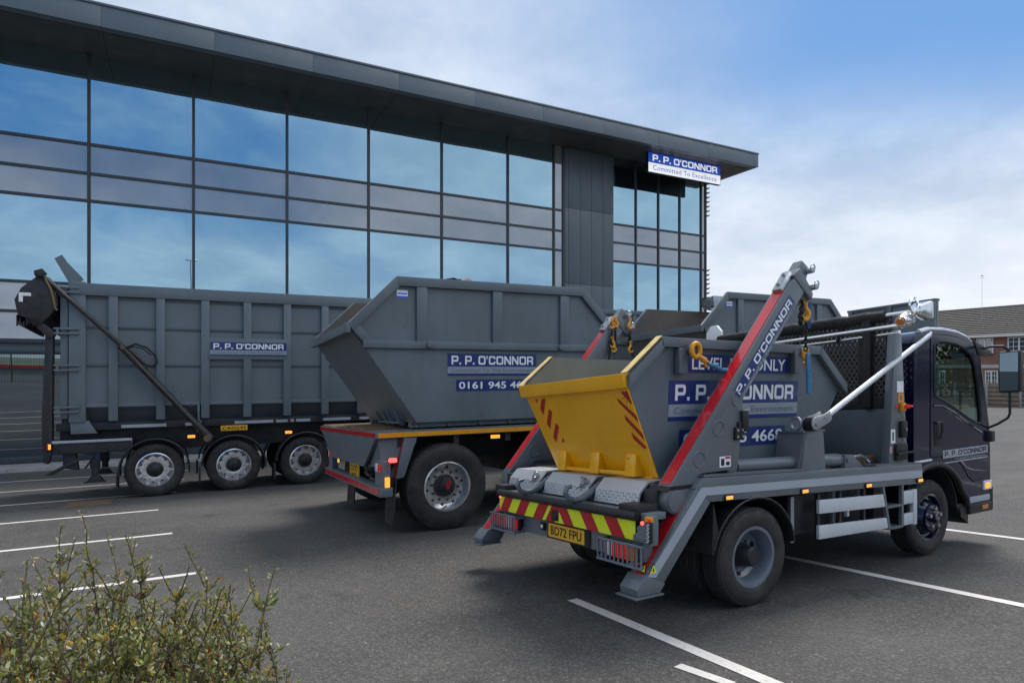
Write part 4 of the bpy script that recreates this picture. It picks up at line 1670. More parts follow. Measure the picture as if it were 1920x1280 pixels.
        m.hexa([(0.60, min(y * 0.82, ya), 1.0), (0.63, min(y * 0.82, ya), 1.0), (0.63, max(y * 0.82, yb), 1.0), (0.60, max(y * 0.82, yb), 1.0)] + [(x, q, 1.325) for x, q in ((0.66, min(y * 0.82, ya)), (0.69, min(y * 0.82, ya)), (0.69, max(y * 0.82, yb)), (0.66, max(y * 0.82, yb)))])
        m.box(0.645, 0.94, min(s * 0.76, s * 0.99), max(s * 0.76, s * 0.99), 1.325, 1.34, 0.003)
        m.mi = 1
        for x, z in ((0.635, 0.998), (0.77, 0.994), (0.905, 0.990)):
            m.cyl((x, s * 0.984, z), (x, s * 0.997, z), 0.011, n=8)
        t.part("ram_stand", m, ['arm', 'steel'])
        m = MB()
        m.prism([(1.26, 0.965), (1.58, 0.955), (1.36, 1.095), (1.27, 1.10)], 'y', s * 0.89 - 0.07, s * 0.89 + 0.07, 0.006)
        m.cyl((1.30, s * 0.89 - 0.085, 1.055), (1.30, s * 0.89 + 0.085, 1.055), 0.022, n=12)
        t.part("ram_mount", m, 'arm')
    # timber packing, hose and strap lying on the deck
    m = MB()
    m.hexa([(1.50, -0.80, 0.965), (2.0, -0.80, 0.95), (2.0, -0.60, 0.95), (1.50, -0.60, 0.965), (1.50, -0.80, 1.045), (2.0, -0.80, 1.04), (2.0, -0.60, 1.04), (1.50, -0.60, 1.045)], 0.006)
    m.box(0.95, 1.35, -0.60, -0.48, 0.96, 1.02, 0.005)
    t.part("timber_packer", m, 'brown')
    m = MB()
    m.tube([(1.0, -0.72, 1.10), (1.06, -0.68, 1.19), (1.16, -0.66, 1.21), (1.25, -0.67, 1.16), (1.27, -0.70, 1.08)], 0.012, 8)
    m.tube([(0.98, -0.74, 1.08), (1.08, -0.70, 1.15), (1.18, -0.70, 1.15), (1.24, -0.72, 1.08)], 0.014, 8)
    m.tube([(0.95, -0.72, 1.17), (0.99, -0.70, 1.20), (1.02, -0.66, 1.12)], 0.018, 8)
    m.mi = 1
    m.tube([(1.13, -0.69, 1.145), (1.18, -0.68, 1.155), (1.24, -0.69, 1.11)], 0.02, 8)
    t.part("hydraulic_hose", m, ['black', 'strap'])
    m = MB()
    m.tube([(1.62, -0.81, 1.05), (1.70, -0.83, 1.06), (1.78, -0.835, 1.02), (1.80, -0.86, 0.99)], 0.016, 6)
    m.tube([(1.66, -0.805, 1.055), (1.62, -0.70, 1.055)], 0.012, 6)
    t.part("tie_down", m, 'steel')

    # --- chequer plate cover and tow hooks at the back
    for y0, y1 in ((0.60, 1.16), (-0.17, 0.50), (-0.80, -0.27)):
        m = MB()
        prof = [(-0.55, 1.036), (-0.885, 1.036), (-0.968, 0.955), (-0.990, 0.855), (-0.978, 0.85), (-0.955, 0.948), (-0.88, 1.022), (-0.55, 1.022)]
        m.prism(prof, 'y', y0, y1)
        t.part("tread_plate", m, 'chequer', uv=lambda c: (c.y * 0.8, c.x * 0.6 - c.z * 0.6), ang=12)
    m = MB()
    for y0, y1 in ((0.515, 0.585), (-0.255, -0.185)):
        m.prism([(-0.60, 1.03), (-0.87, 1.03), (-0.95, 0.95), (-0.97, 0.85), (-0.60, 0.85)], 'y', y0, y1, 0.004)
    m.box(-0.93, -0.60, -0.92, 1.30, 0.80, 0.985, 0.01)
    m.prism([(-0.85, 1.01), (-0.62, 1.01), (-0.62, 0.98), (-0.90, 0.98)], 'y', -1.0, 1.25, 0.0)
    t.part("rear_beam", m, 'dark')
    m = MB()
    m.box(-0.86, 0.6, -0.80, 1.25, 0.99, 1.016)
    t.part("tread_deck", m, 'chequer', uv=lambda c: (c.y, c.x))
    for y in (0.55, -0.22):
        m = MB()
        path = [(-0.78, y, 0.995), (-0.90, y, 0.965), (-1.0, y, 0.905), (-1.08, y, 0.872), (-1.15, y + 0.005, 0.868), (-1.205, y + 0.01, 0.892), (-1.226, y + 0.015, 0.935), (-1.207, y + 0.02, 0.973), (-1.165, y + 0.02, 0.982)]
        m.tube(path, 0.03, 12, radii=[0.034, 0.034, 0.031, 0.027, 0.025, 0.024, 0.023, 0.021, 0.016])
        t.part("tow_hook", m, 'grey')
        m = MB()
        m.torus((-0.965, y + 0.12, 0.985), 'y', 0.035, 0.010, 18, 8)
        m.torus((-0.945, y + 0.155, 1.0), 'x', 0.032, 0.010, 18, 8)
        m.tube([(-0.95, y + 0.08, 1.005), (-0.975, y + 0.14, 0.965), (-1.0, y + 0.18, 0.94)], 0.010, 8)
        t.part("shackle", m, 'steel')
    for y0, y1 in ((-0.96, -0.74), (1.0, 1.20)):
        m = MB()
        m.box(-1.12, -0.93, y0, y1, 0.83, 0.895, 0.012)
        t.part("rubber_block", m, 'plastic')
    # rear tube bumper above the chevron board
    m = MB()
    m.box(-1.10, -0.92, -1.03, 1.08, 0.79, 0.842, 0.012)
    m.prism([(-1.07, 0.79), (-1.0, 0.79), (-1.0, 0.63), (-1.07, 0.63)], 'y', -1.04, -0.94, 0.008)
    m.prism([(-1.11, 0.835), (-1.06, 0.835), (-1.06, 0.63), (-1.13, 0.63), (-1.13, 0.79)], 'y', -1.10, -1.035, 0.006)
    t.part("tail_frame", m, 'grey')
    m = MB()
    m.cyl((-1.135, -0.97, 0.822), (-1.135, 1.08, 0.822), 0.034, n=20)
    m.mi = 1
    for y in (-0.9, -0.55, -0.2, 0.15, 0.5, 0.85):
        m.ball((-1.168, y, 0.828), 0.009, n=8)
    t.part("tail_roller", m, ['plastic', 'black'])
    # chevron board
    fc = Face((-1.128, 1.075, 0.652), (0, -1, 0), (0, 0, 1))
    W, H = 2.02, 0.140
    m = MB()
    fc.rect(m, 0, W, 0, H, 0, 0.006)
    m.mi = 1
    sw, sl = 0.155, 0.105
    u = 0.10
    fc_z = 0.0085

    def para(u0, u1, sgn):
        pts = [(u0, 0), (u1, 0), (u1 + sgn * sl, H), (u0 + sgn * sl, H)]
        c = [(min(max(a, 0), W), b) for a, b in pts]
        m.faces([fc.at(a, b, fc_z) for a, b in c], [(0, 1, 2, 3)])
    k = 0
    while u < W / 2 - 0.12:
        para(u - 0.09, u - 0.09 + sw, 1)
        u += 0.31
    u = W / 2 + 0.06
    m.faces([fc.at(a, b, fc_z) for a, b in ((W / 2 - 0.17, 0), (W / 2 - 0.03, 0), (W / 2 + 0.045, H * 0.70), (W / 2 + 0.12, 0), (W / 2 + 0.26, 0), (W / 2 + 0.155, H), (W / 2 - 0.065, H))], [(0, 1, 2, 6), (2, 3, 4, 5), (2, 5, 6)])
    u = W / 2 + 0.44
    while u < W + 0.05:
        para(u, u + sw, -1)
        u += 0.31
    t.part("chevron_board", m, ['hazyel', 'hazred'])
    m = MB()
    m.box(-1.145, -1.128, 0.03, 0.13, 0.665, 0.755, 0.01)
    m.mi = 1
    m.box(-1.15, -1.144, 0.055, 0.105, 0.68, 0.725, 0.004)
    t.part("reversing_camera", m, ['black', 'plastic'])
    m = MB()
    m.box(-1.14, -1.115, -1.05, -0.93, 0.655, 0.695, 0.002)
    m.prism([(-0.93, 0.652), (-0.96, 0.68), (-0.945, 0.70), (-0.98, 0.72), (-0.965, 0.745), (-1.0, 0.77), (-1.0, 0.792), (-1.09, 0.792), (-1.09, 0.652)], 'x', -1.1395, -1.130)
    t.part("end_plate", m, 'grey')
    for y in (1.055, -1.03):
        m = MB()
        m.cyl((-1.146, y, 0.785), (-1.135, y, 0.785), 0.014, n=12)
        t.part("tail_marker", m, 'redlit')
    # checker marker on the right-hand end
    m = MB()
    m.box(-1.16, -1.13, -1.125, -1.085, 0.655, 0.80, 0.003)
    m.mi = 1
    for i in range(10):
        for j in range(2):
            y = -1.095 - 0.014 * j - (0.007 if i % 2 else 0)
            m.box(-1.1625, -1.1595, y - 0.005, y + 0.003, 0.662 + 0.0135 * i, 0.670 + 0.0135 * i)
    m.mi = 2
    m.box(-1.15, -1.128, -1.13, -1.06, 0.80, 0.835, 0.004)
    m.mi = 3
    m.cyl((-1.16, -1.115, 0.812), (-1.145, -1.115, 0.812), 0.012, n=10)
    t.part("side_marker", m, ['black', 'white', 'amberstrip', 'redlens'])
    # under-run bar, lamps, number plate
    m = MB()
    m.box(-1.09, -1.0, -0.98, 1.08, 0.49, 0.655, 0.01)
    t.part("under_run_bar", m, 'arm')
    for s, (y0, y1) in ((1, (0.66, 1.14)), (-1, (-1.085, -0.60))):
        z0, z1 = 0.482, 0.632
        m = MB()
        n = 11
        for k in range(n):
            y = y0 + (y1 - y0) * k / (n - 1)
            m.box(-1.205, -1.195, y - 0.006, y + 0.006, z0, z1, 0.0)
        for z in (z0, z1):
            m.box(-1.209, -1.192, y0 - 0.01, y1 + 0.01, z - 0.008, z + 0.008, 0.002)
        for y in (max(y0, -0.95), y1):
            m.box(-1.194, -1.08, y - 0.008, y + 0.008, z0, z0 + 0.02)
            m.box(-1.194, -1.08, y - 0.008, y + 0.008, z1 - 0.02, z1)
        g = t.part("lamp_guard", m, 'rimgrey')
        y0 = max(y0, -1.0)
        m = MB()
        m.box(-1.145, -1.115, y0 + 0.02, y1 - 0.02, z0 + 0.015, z1 - 0.012, 0.006)
        lamp = t.part("tail_light", m, 'black')
        w = (y1 - y0 - 0.08) / 4
        order = (['amber2', 'redlens', 'redlens', 'clearlens'] if s < 0 else ['redlens', 'clearlens', 'redlens', 'amber2'])
        for k in range(4):
            m = MB()
            m.box(-1.165, -1.138, y0 + 0.04 + w * k + 0.002, y0 + 0.04 + w * (k + 1) - 0.002, z0 + 0.025, z1 - 0.022, 0.008)
            t.part("lens", m, order[k], lamp)
    fc = Face((-1.098, 0.235, 0.512), (0, -1, 0), (0, 0, 1))
    m = MB()
    fc.rect(m, -0.02, 0.60, -0.015, 0.125, -0.004, 0.004)
    m.mi = 1
    fc.rect(m, 0, 0.53, 0, 0.115, 0.003, 0.0065)
    p = t.part("number_plate", m, ['black', 'plate'])
    lb = MB()
    fc.font(lb, "BD72 FPU", 0.04, 0.49, 0.02, 0.096, 0.009, 0.012, 1.05)
    t.part("lettering", lb, 'black', p)
    m = MB()
    m.box(-1.115, -1.09, 0.29, 0.36, 0.55, 0.62, 0.006)
    m.mi = 1
    m.box(-1.12, -1.113, 0.31, 0.34, 0.57, 0.60, 0.002)
    t.part("plate_lamp", m, ['black', 'clearlens'])

    # --- wheels
    for s in (-1, 1):
        wheel(t, (0.0, s * 0.93, 0.384), 0.384, 0.20, 0.228, s, 'dished')
        wheel(t, (0.0, s * 0.69, 0.384), 0.384, 0.20, 0.228, -s, 'dished')
        wheel(t, (2.655, s * 0.85, 0.384), 0.372, 0.215, 0.228, s, 'convex')
        m = MB()
        y0, y1 = (-1.04, -0.58) if s < 0 else (0.58, 1.04)
        arch(m, (0.0, 0, 0.384), 0.455, 8, 166, y0, y1, 0.012, 18, 0.010 if s < 0 else 0)
        m.prism([(-0.46, 0.85), (-0.40, 0.60), (-0.455, 0.47), (-0.475, 0.47)], 'y', y0, y1)
        t.part("mudguard", m, 'plastic')
    # --- side rails and step
    for s in (-1, 1):
        y = s * 1.045
        ya, yb = min(y, y - s * 0.03), max(y, y - s * 0.03)
        m = MB()
        m.hexa([(0.78, ya, 0.637), (1.735, ya, 0.596), (1.735, yb, 0.596), (0.78, yb, 0.637), (0.78, ya, 0.752), (1.705, ya, 0.712), (1.705, yb, 0.712), (0.78, yb, 0.752)], 0.004)
        t.part("side_rail", m, 'alu')
        m = MB()
        m.hexa([(0.78, ya, 0.422), (1.785, ya, 0.395), (1.785, yb, 0.395), (0.78, yb, 0.422), (0.78, ya, 0.537), (1.757, ya, 0.492), (1.757, yb, 0.492), (0.78, yb, 0.537)], 0.004)
        t.part("side_rail", m, 'alu')
        m = MB()
        for z0, z1 in ((0.585, 0.708), (0.388, 0.495)):
            m.box(2.035, 2.19, ya, yb, z0, z1, 0.004)
        m.box(2.19, 2.25, ya - 0.004, yb + 0.004, 0.377, 0.712, 0.004)
        t.part("side_rail", m, 'alu')
        m = MB()
        m.hexa([(1.795, ya, 0.378), (1.825, ya, 0.378), (1.825, yb, 0.378), (1.795, yb, 0.378), (1.69, ya, 0.785), (1.72, ya, 0.785), (1.72, yb, 0.785), (1.69, yb, 0.785)])
        m.box(2.0, 2.03, ya, yb, 0.378, 0.77)
        for z, x0 in ((0.385, 1.81), (0.585, 1.76)):
            m.box(x0, 2.01, min(y, y - s * 0.16), max(y, y - s * 0.16), z - 0.012, z + 0.012, 0.003)
        t.part("step", m, 'arm')
        for x in (0.80, 1.10, 1.45):
            m = MB()
            m.box(x, x + 0.03, min(y - s * 0.03, y - s * 0.06), max(y - s * 0.03, y - s * 0.06), 0.43, 0.80)
            t.part("rail_post", m, 'dark')

    # --- bulkhead with net and sheet roller behind the cab
    m = MB()
    m.box(2.06, 2.09, -0.92, 0.92, 0.93, 1.49, 0.004)
    t.part("bulkhead", m, 'grey')
    m = MB()
    m.box(2.065, 2.085, -0.92, 1.05, 1.49, 2.37)
    t.part("net", m, 'net')
    m = MB()
    m.box(2.055, 2.095, -0.93, 0.93, 1.49, 1.60, 0.01)
    for y in (-0.90, -0.62, 0.0, 0.62, 0.90):
        m.box(2.05, 2.098, y - 0.03, y + 0.03, 1.55, 2.2, 0.006)
    for q in range(20):
        z = 1.62 + 0.03 * q
        m.box(2.048, 2.056, -0.93, -0.885, z, z + 0.012)
    t.part("net_edge", m, 'canvas')
    m = MB()
    m.cyl((2.08, -0.98, 2.21), (2.08, 1.1, 2.21), 0.022, n=14)
    m.cyl((2.02, -1.0, 2.27), (2.02, 1.1, 2.27), 0.024, n=14)
    m.cyl((2.05, -1.12, 2.385), (2.05, 1.3, 2.42), 0.020, n=14)
    t.part("sheet_bar", m, 'chrome')
    m = MB()
    path, radii = [], []
    rng = random.Random(4)
    for k in range(34):
        q = k / 33
        path.append((2.05, -0.86 + 2.06 * q, 2.384 + 0.032 * q + rng.uniform(-0.004, 0.004)))
        radii.append(0.056 + rng.uniform(-0.006, 0.006))
    m.tube(path, 0.06, 14, radii=radii)
    m.box(2.0, 2.10, -0.74, -0.66, 1.5, 2.42, 0.01)
    for k in range(3):
        y = -0.45 + 0.52 * k
        m.tube([(2.045, y, 2.36), (2.03, y + 0.05, 2.24 + rng.uniform(-0.01, 0.02)), (2.06, y + 0.09, 2.19)], 0.016, 6)
    t.part("net_roll", m, 'canvas')
    m = MB()
    m.prism([(1.16, 2.38), (1.40, 2.38), (1.40, 2.52), (1.33, 2.60), (1.23, 2.60), (1.16, 2.52)], 'x', 2.03, 2.07, 0.008)
    t.part("roller_bracket", m, 'white')
    for s in (-1, 1):
        y = -1.0 if s < 0 else 1.0
        m = MB()
        m.prism([(1.868, 0.96), (2.188, 0.95), (2.075, 2.20), (1.972, 2.20)], 'y', min(y, y - s * 0.075), max(y, y - s * 0.075), 0.01)
        m.box(1.84, 2.25, min(y + s * 0.03, y - s * 0.10), max(y + s * 0.03, y - s * 0.10), 0.945, 0.965, 0.003)
        post = t.part("bulkhead_post", m, 'arm')
        if s < 0:
            m = MB()
            fc = Face((-0.067, -1.0005, 0), (1, 0, 0), (0, 0, 1))
            fc.rect(m, 2.065, 2.17, 1.640, 1.745, 0, 0.002)
            fc.rect(m, 1.965, 2.035, 1.165, 1.295, 0, 0.002)
            m.mi = 1
            fc.rect(m, 2.085, 2.175, 1.545, 1.632, 0, 0.002)
            m.mi = 2
            fc.rect(m, 2.115, 2.145, 1.565, 1.61, 0.002, 0.003)
            fc.rect(m, 1.985, 2.015, 1.19, 1.27, 0.002, 0.003)
            m.mi = 3
            fc.rect(m, 1.945, 1.985, 1.075, 1.135, 0, 0.002)
            t.part("label_sticker", m, ['white', 'amberstrip', 'dgrey', 'pink'], post)
            m = MB()
            m.box(2.033, 2.098, -1.035, -1.0, 1.46, 1.54, 0.012)
            m.mi = 1
            m.cyl((2.073, -1.07, 1.505), (2.073, -1.035, 1.505), 0.02, n=14)
            m.box(2.063, 2.123, -1.08, -1.06, 1.495, 1.515, 0.004)
            m.cyl((1.983, -1.02, 1.505), (1.983, -1.0, 1.505), 0.012, n=10)
            t.part("isolator_switch", m, ['amberstrip', 'redlens'], post)
            m = MB()
            m.box(2.023, 2.113, -1.04, -1.0, 1.21, 1.37, 0.015)
            m.mi = 1
            m.cyl((2.073, -1.05, 1.29), (2.073, -1.04, 1.29), 0.018, n=10)
            m.mi = 2
            for x, z in ((2.023, 1.405), (2.103, 1.405), (2.023, 1.185), (2.103, 1.185)):
                m.cyl((x, -1.008, z), (x, -1.0, z), 0.009, n=8)
            t.part("control_box", m, ['black', 'dgrey', 'steel'], post)
            m = MB()
            m.box(1.948, 2.133, -1.03, -1.0, 1.0, 1.155, 0.01)
            m.tube([(1.94, -1.045, 1.06), (2.08, -1.05, 1.07), (2.25, -1.04, 1.07)], 0.011, 6)
            t.part("valve_cover", m, 'black', post)
    # sheeting arms
    for s in (-1, 1):
        y = s * 1.0
        m = MB()
        m.cyl((0.90, y, 1.435), (2.565, y * 0.99, 2.19), 0.026, n=18)
        m.tube([(2.565, y * 0.99, 2.19), (2.60, y * 0.985, 2.215), (2.60, y * 0.95, 2.235)], 0.022, 12)
        rod = t.part("sheeting_arm", m, 'alu')
        m = MB()
        for o in (-0.045, 0.045):
            m.prism([(0.685 + a, 1.40 + b) for a, b in arc(0.045, 0, 0.055, 115, 295, 8)] + [(0.90, 1.40), (0.945, 1.43), (0.915, 1.50), (0.85, 1.475)], 'y', y + o - 0.006, y + o + 0.006, 0.002)
        m.cyl((0.73, y - 0.065, 1.395), (0.73, y + 0.065, 1.395), 0.018, n=12)
        m.cyl((0.84, y - 0.06, 1.445), (0.84, y + 0.06, 1.445), 0.012, n=10)
        m.mi = 1
        m.cyl((0.73, y - 0.038, 1.395), (0.73, y + 0.038, 1.395), 0.06, n=20)
        m.mi = 0
        m.torus((0.70, y - s * -0.0 + s * -0.12, 1.40), 'x', 0.05, 0.014, 18, 8)
        t.part("clevis", m, ['steel', 'black'], rod)
    # work lamp on the roller end
    m = MB()
    m.tube([(2.06, -1.0, 2.27), (2.07, -1.07, 2.29), (2.10, -1.10, 2.33)], 0.03, 12)
    m.hexa([(2.04, -1.18, 2.345), (2.19, -1.225, 2.30), (2.19, -1.04, 2.30), (2.04, -1.09, 2.345), (2.04, -1.18, 2.435), (2.19, -1.225, 2.485), (2.19, -1.04, 2.485), (2.04, -1.09, 2.435)], 0.03, 3)
    m.torus((2.06, -1.12, 2.44), 'y', 0.07, 0.012, 20, 8)
    m.box(1.98, 2.09, -1.12, -0.98, 2.27, 2.34, 0.03)
    m.cyl((1.97, -1.05, 2.30), (2.05, -1.05, 2.33), 0.05, 0.06, n=18)
    l = t.part("work_lamp", m, 'chrome')
    m = MB()
    m.box(2.18, 2.22, -1.215, -1.05, 2.31, 2.475, 0.025, 3)
    t.part("lens", m, 'clearlens', l)
    m = MB()
    m.cyl((1.955, -1.05, 2.292), (1.985, -1.05, 2.305), 0.036, 0.042, n=16)
    t.part("beacon_lens", m, 'amber2', l)

    build_cab(t)
    return t


M['amber2'] = mat("unlit_amber_lens", (0.62, 0.17, 0.015), 0.18, var=0.1, scale=20, coat=0.8)
M['pink'] = mat("pink_label", (0.62, 0.30, 0.32), 0.5)
M['interior'] = mat("cab_interior_grey", (0.035, 0.036, 0.038), 0.7, var=0.2)
M['seat'] = mat("seat_fabric", (0.022, 0.035, 0.06), 0.85, var=0.3, scale=10)
M['whitetrim'] = mat("white_roof_trim", (0.62, 0.63, 0.66), 0.22, var=0.04, coat=0.6)


def build_cab(t):
    roofline = [(2.30, 2.03), (2.31, 2.11), (2.35, 2.175), (2.44, 2.222), (2.60, 2.252), (2.85, 2.255), (3.10, 2.238), (3.30, 2.195), (3.45, 2.125), (3.55, 2.03)]
    front = [(3.60, 1.85), (3.66, 1.62), (3.72, 1.40), (3.755, 1.24), (3.775, 1.0), (3.78, 0.70), (3.775, 0.455)]
    archp = [(3.315, 0.455), (3.285, 0.56)] + [(2.66 + 0.585 * math.cos(RAD(a)), 0.40 + 0.545 * math.sin(RAD(a))) for a in (28, 45, 60, 75, 90, 105, 118)] + [(2.33, 0.90), (2.30, 0.92)]
    outer = roofline + front + archp
    door = [(2.59, 2.205), (2.85, 2.208), (3.10, 2.19), (3.28, 2.15), (3.42, 2.085), (3.50, 2.01), (3.55, 1.85), (3.61, 1.62), (3.665, 1.40), (3.70, 1.24), (3.715, 1.05), (3.70, 0.80), (3.62, 0.70), (3.42, 0.68), (3.31, 0.74), (3.20, 0.86), (3.05, 0.955), (2.90, 0.985), (2.60, 0.985), (2.585, 1.02)]

    def inset(lp, d):
        cx = sum(p[0] for p in lp) / len(lp)
        cz = sum(p[1] for p in lp) / len(lp)
        o = []
        n = len(lp)
        for i in range(n):
            a, p, b = Vector(lp[i - 1]), Vector(lp[i]), Vector(lp[(i + 1) % n])
            t1, t2 = (p - a).normalized(), (b - p).normalized()
            nn = Vector((t1.y + t2.y, -(t1.x + t2.x))).normalized()
            if nn.dot(Vector((cx, cz)) - p) < 0:
                nn = -nn
            o.append(tuple(p + nn * d))
        return o
    glass = [(2.655, 2.10), (2.70, 2.135), (2.85, 2.137), (3.05, 2.122), (3.22, 2.08), (3.36, 2.01), (3.44, 1.90), (3.50, 1.70), (3.545, 1.50), (3.57, 1.35), (3.555, 1.285), (3.50, 1.29), (3.30, 1.355), (3.05, 1.46), (2.85, 1.535), (2.72, 1.575), (2.66, 1.60)]
    for s in (-1, 1):
        y = s * 0.975
        me = plate_mesh(outer, [inset(door, -0.004)], 0.03)
        m = MB()
        m.add_mesh(me, lambda p: Vector((p.x, y + p.z, p.y)))
        side = t.part("cab_side", m, 'navy')
        bpy.data.meshes.remove(me)
        me = plate_mesh(inset(door, 0.004), [glass], 0.034)
        m = MB()
        m.add_mesh(me, lambda p: Vector((p.x, y + s * 0.004 + p.z, p.y)))
        d = t.part("door", m, 'navy')
        bpy.data.meshes.remove(me)
        # swage creases on the door
        m = MB()
        yo = y + s * 0.021
        m.tube([(2.64, yo - s * 0.012, 1.50), (2.80, yo - s * 0.006, 1.49), (3.0, yo - s * 0.004, 1.42), (3.3, yo - s * 0.006, 1.29), (3.62, yo - s * 0.012, 1.17)], 0.020, 10)
        m.tube([(3.14, yo - s * 0.008, 0.93), (3.28, yo - s * 0.008, 0.83), (3.42, yo - s * 0.009, 0.80), (3.60, yo - s * 0.010, 0.78), (3.69, yo - s * 0.012, 0.77)], 0.012, 8)
        t.part("door_swage", m, 'navy', d)
        m = MB()
        n = len(glass)
        m.tube([(p[0], y + s * 0.02, p[1]) for p in glass], 0.012, 6, closed=True)
        t.part("window_seal", m, 'plastic', d)
        me = plate_mesh(glass, [], 0.004)
        m = MB()
        m.add_mesh(me, lambda p: Vector((p.x, y + p.z, p.y)))
        t.part("side_window", m, 'glass', d)
        bpy.data.meshes.remove(me)
        m = MB()
        ya, yb = min(yo - s * 0.002, yo + s * 0.004), max(yo - s * 0.002, yo + s * 0.004)
        m.box(2.655, 2.755, ya, yb, 1.10, 1.345, 0.002)
        t.part("handle_recess", m, 'black', d)
        m = MB()
        m.tube([(2.67, yo + s * 0.01, 1.325), (2.735, yo + s * 0.03, 1.33), (2.74, yo + s * 0.035, 1.25), (2.72, yo + s * 0.02, 1.16)], 0.014, 8)
        t.part("handle", m, 'plastic', d)
        if s < 0:
            fc = Face((2.815, yo, 0.925), (1, 0, 0.012), (0, 0, 1))
            m = MB()
            fc.rect(m, 0, 0.89, 0.035, 0.115, 0, 0.002)
            fc.rect(m, 0.0, 0.89, -0.018, -0.006, 0, 0.002)
            b = t.part("door_sign", m, 'silver', d)
            lb = MB()
            fc.wide(lb, "P. P. O'CONNOR", 0.03, 0.86, 0.050, 0.102, 0.0035)
            lb.mi = 1
            fc.font(lb, "Committed To The Environment", 0.22, 0.86, 0.004, 0.026, 0.0015, 0.0, 1.1)
            t.part("lettering", lb, ['black', 'lgrey'], d)
        # trim over the arch, wheel arch lip
        m = MB()
        m.tube([(2.31, y + s * 0.016, 0.955), (2.60, y + s * 0.018, 0.962)], 0.013, 8)
        t.part("arch_trim", m, 'whitetrim', side)
        m = MB()
        path = [(2.32, y + s * 0.012, 0.885)] + [(2.66 + 0.585 * math.cos(RAD(a)), y + s * 0.012, 0.385 + 0.53 * math.sin(RAD(a))) for a in range(118, 20, -7)] + [(3.285, y + s * 0.012, 0.52), (3.31, y + s * 0.012, 0.44)]
        m.tube(path, 0.030, 10)
        t.part("arch_lip", m, 'plastic', side)
        m = MB()
        y0, y1 = min(s * 0.62, s * 0.96), max(s * 0.62, s * 0.96)
        arch(m, (2.66, 0, 0.39), 0.50, 5, 175, y0, y1, 0.012, 14)
        m.prism([(3.14, 0.46), (3.34, 0.46), (3.34, 0.31), (3.26, 0.30)], 'y', y0, y1)
        t.part("wheel_arch", m, 'dark', side)
        # pillars and cab corner skirts
        m = MB()
        m.tube([(3.53, s * 0.95, 2.05), (3.60, s * 0.955, 1.85), (3.66, s * 0.955, 1.62), (3.755, s * 0.955, 1.24)], 0.034, 10)
        t.part("pillar", m, 'navy', side)
        m = MB()
        m.tube([(x, s * 0.955, z + 0.002) for x, z in roofline[3:]], 0.030, 10)
        t.part("roof_gutter", m, 'whitetrim', side)
        m = MB()
        m.box(3.30, 3.76, s * 0.985 - 0.012, s * 0.985 + 0.012, 0.455, 0.52, 0.005)
        t.part("step_trim", m, 'silver', side)
        m = MB()
        m.box(3.34, 3.82, min(s * 0.80, s * 1.0), max(s * 0.80, s * 1.0), 0.335, 0.45, 0.02)
        m.box(3.76, 3.84, min(s * 0.60, s * 1.0), max(s * 0.60, s * 1.0), 0.33, 0.60, 0.03)
        m.prism([(3.20, 0.42), (3.36, 0.42), (3.36, 0.24), (3.22, 0.33)], 'y', min(s * 0.7, s * 0.97), max(s * 0.7, s * 0.97))
        bmp = t.part("bumper_corner", m, 'plastic')
        m = MB()
        m.box(3.58, 3.70, s * 1.0 - 0.008, s * 1.0 + 0.008, 0.37, 0.415, 0.004)
        t.part("side_reflector", m, 'amber2', bmp)
        m = MB()
        m.box(3.62, 3.79, s * 0.985 - 0.02, s * 0.985 + 0.02, 0.57, 0.67, 0.012)
        ind = t.part("indicator", m, 'clearlens')
        m = MB()
        m.box(3.645, 3.735, s * 1.006 - 0.008, s * 1.006 + 0.008, 0.585, 0.645, 0.006)
        t.part("lens", m, 'amber', ind)
        # mirrors
        m = MB()
        m.tube([(3.62, s * 0.96, 2.075), (3.63, s * 1.06, 2.095), (3.66, s * 1.16, 2.085), (3.68, s * 1.205, 2.04), (3.685, s * 1.21, 2.0)], 0.013, 8)
        t.part("mirror_arm", m, 'plastic')
        m = MB()
        m.tube([(3.685, s * 1.21, 1.62), (3.685, s * 1.21, 1.38), (3.68, s * 1.195, 1.335), (3.70, s * 1.10, 1.275), (3.74, s * 0.98, 1.225)], 0.013, 8)
        m.box(3.70, 3.78, min(s * 0.96, s * 1.04), max(s * 0.96, s * 1.04), 1.08, 1.20, 0.015)
        arm = t.part("mirror_arm", m, 'plastic')
        m = MB()
        ya, yb, kx = min(s * 1.125, s * 1.30), max(s * 1.125, s * 1.30), s * 0.30
        yc = s * 1.2125
        m.hexa([(x0 + kx * (y_ - yc), y_, z_) for z_ in (1.60, 2.035) for x0, y_ in ((3.66, ya), (3.745, ya), (3.745, yb), (3.66, yb))], 0.026, 3)
        mr = t.part("mirror_housing", m, 'plastic', arm)
        m = MB()
        ya, yb = min(s * 1.14, s * 1.285), max(s * 1.14, s * 1.285)
        m.hexa([(x0 + kx * (y_ - yc), y_, z_) for z_ in (1.62, 2.015) for x0, y_ in ((3.653, ya), (3.661, ya), (3.661, yb), (3.653, yb))])
        t.part("mirror_face", m, 'mirror', arm)
    # shell: rear wall, roof skin, windscreen frame, front
    m = MB()
    m.box(2.30, 2.33, -0.95, 0.95, 0.92, 2.05, 0.008)
    m.cyl((2.338, -0.953, 0.95), (2.338, -0.953, 2.10), 0.039, n=16)
    m.cyl((2.338, 0.953, 0.95), (2.338, 0.953, 2.10), 0.039, n=16)
    t.part("rear_wall", m, 'navy')
    m = MB()
    rl = roofline
    m.prism(rl + [(x, z - 0.03) for x, z in rl[::-1]], 'y', -0.955, 0.955, 0.0)
    m.box(2.48, 2.53, -0.96, -0.90, 2.235, 2.262, 0.006)
    roof = t.part("roof", m, 'navy')
    m = MB()
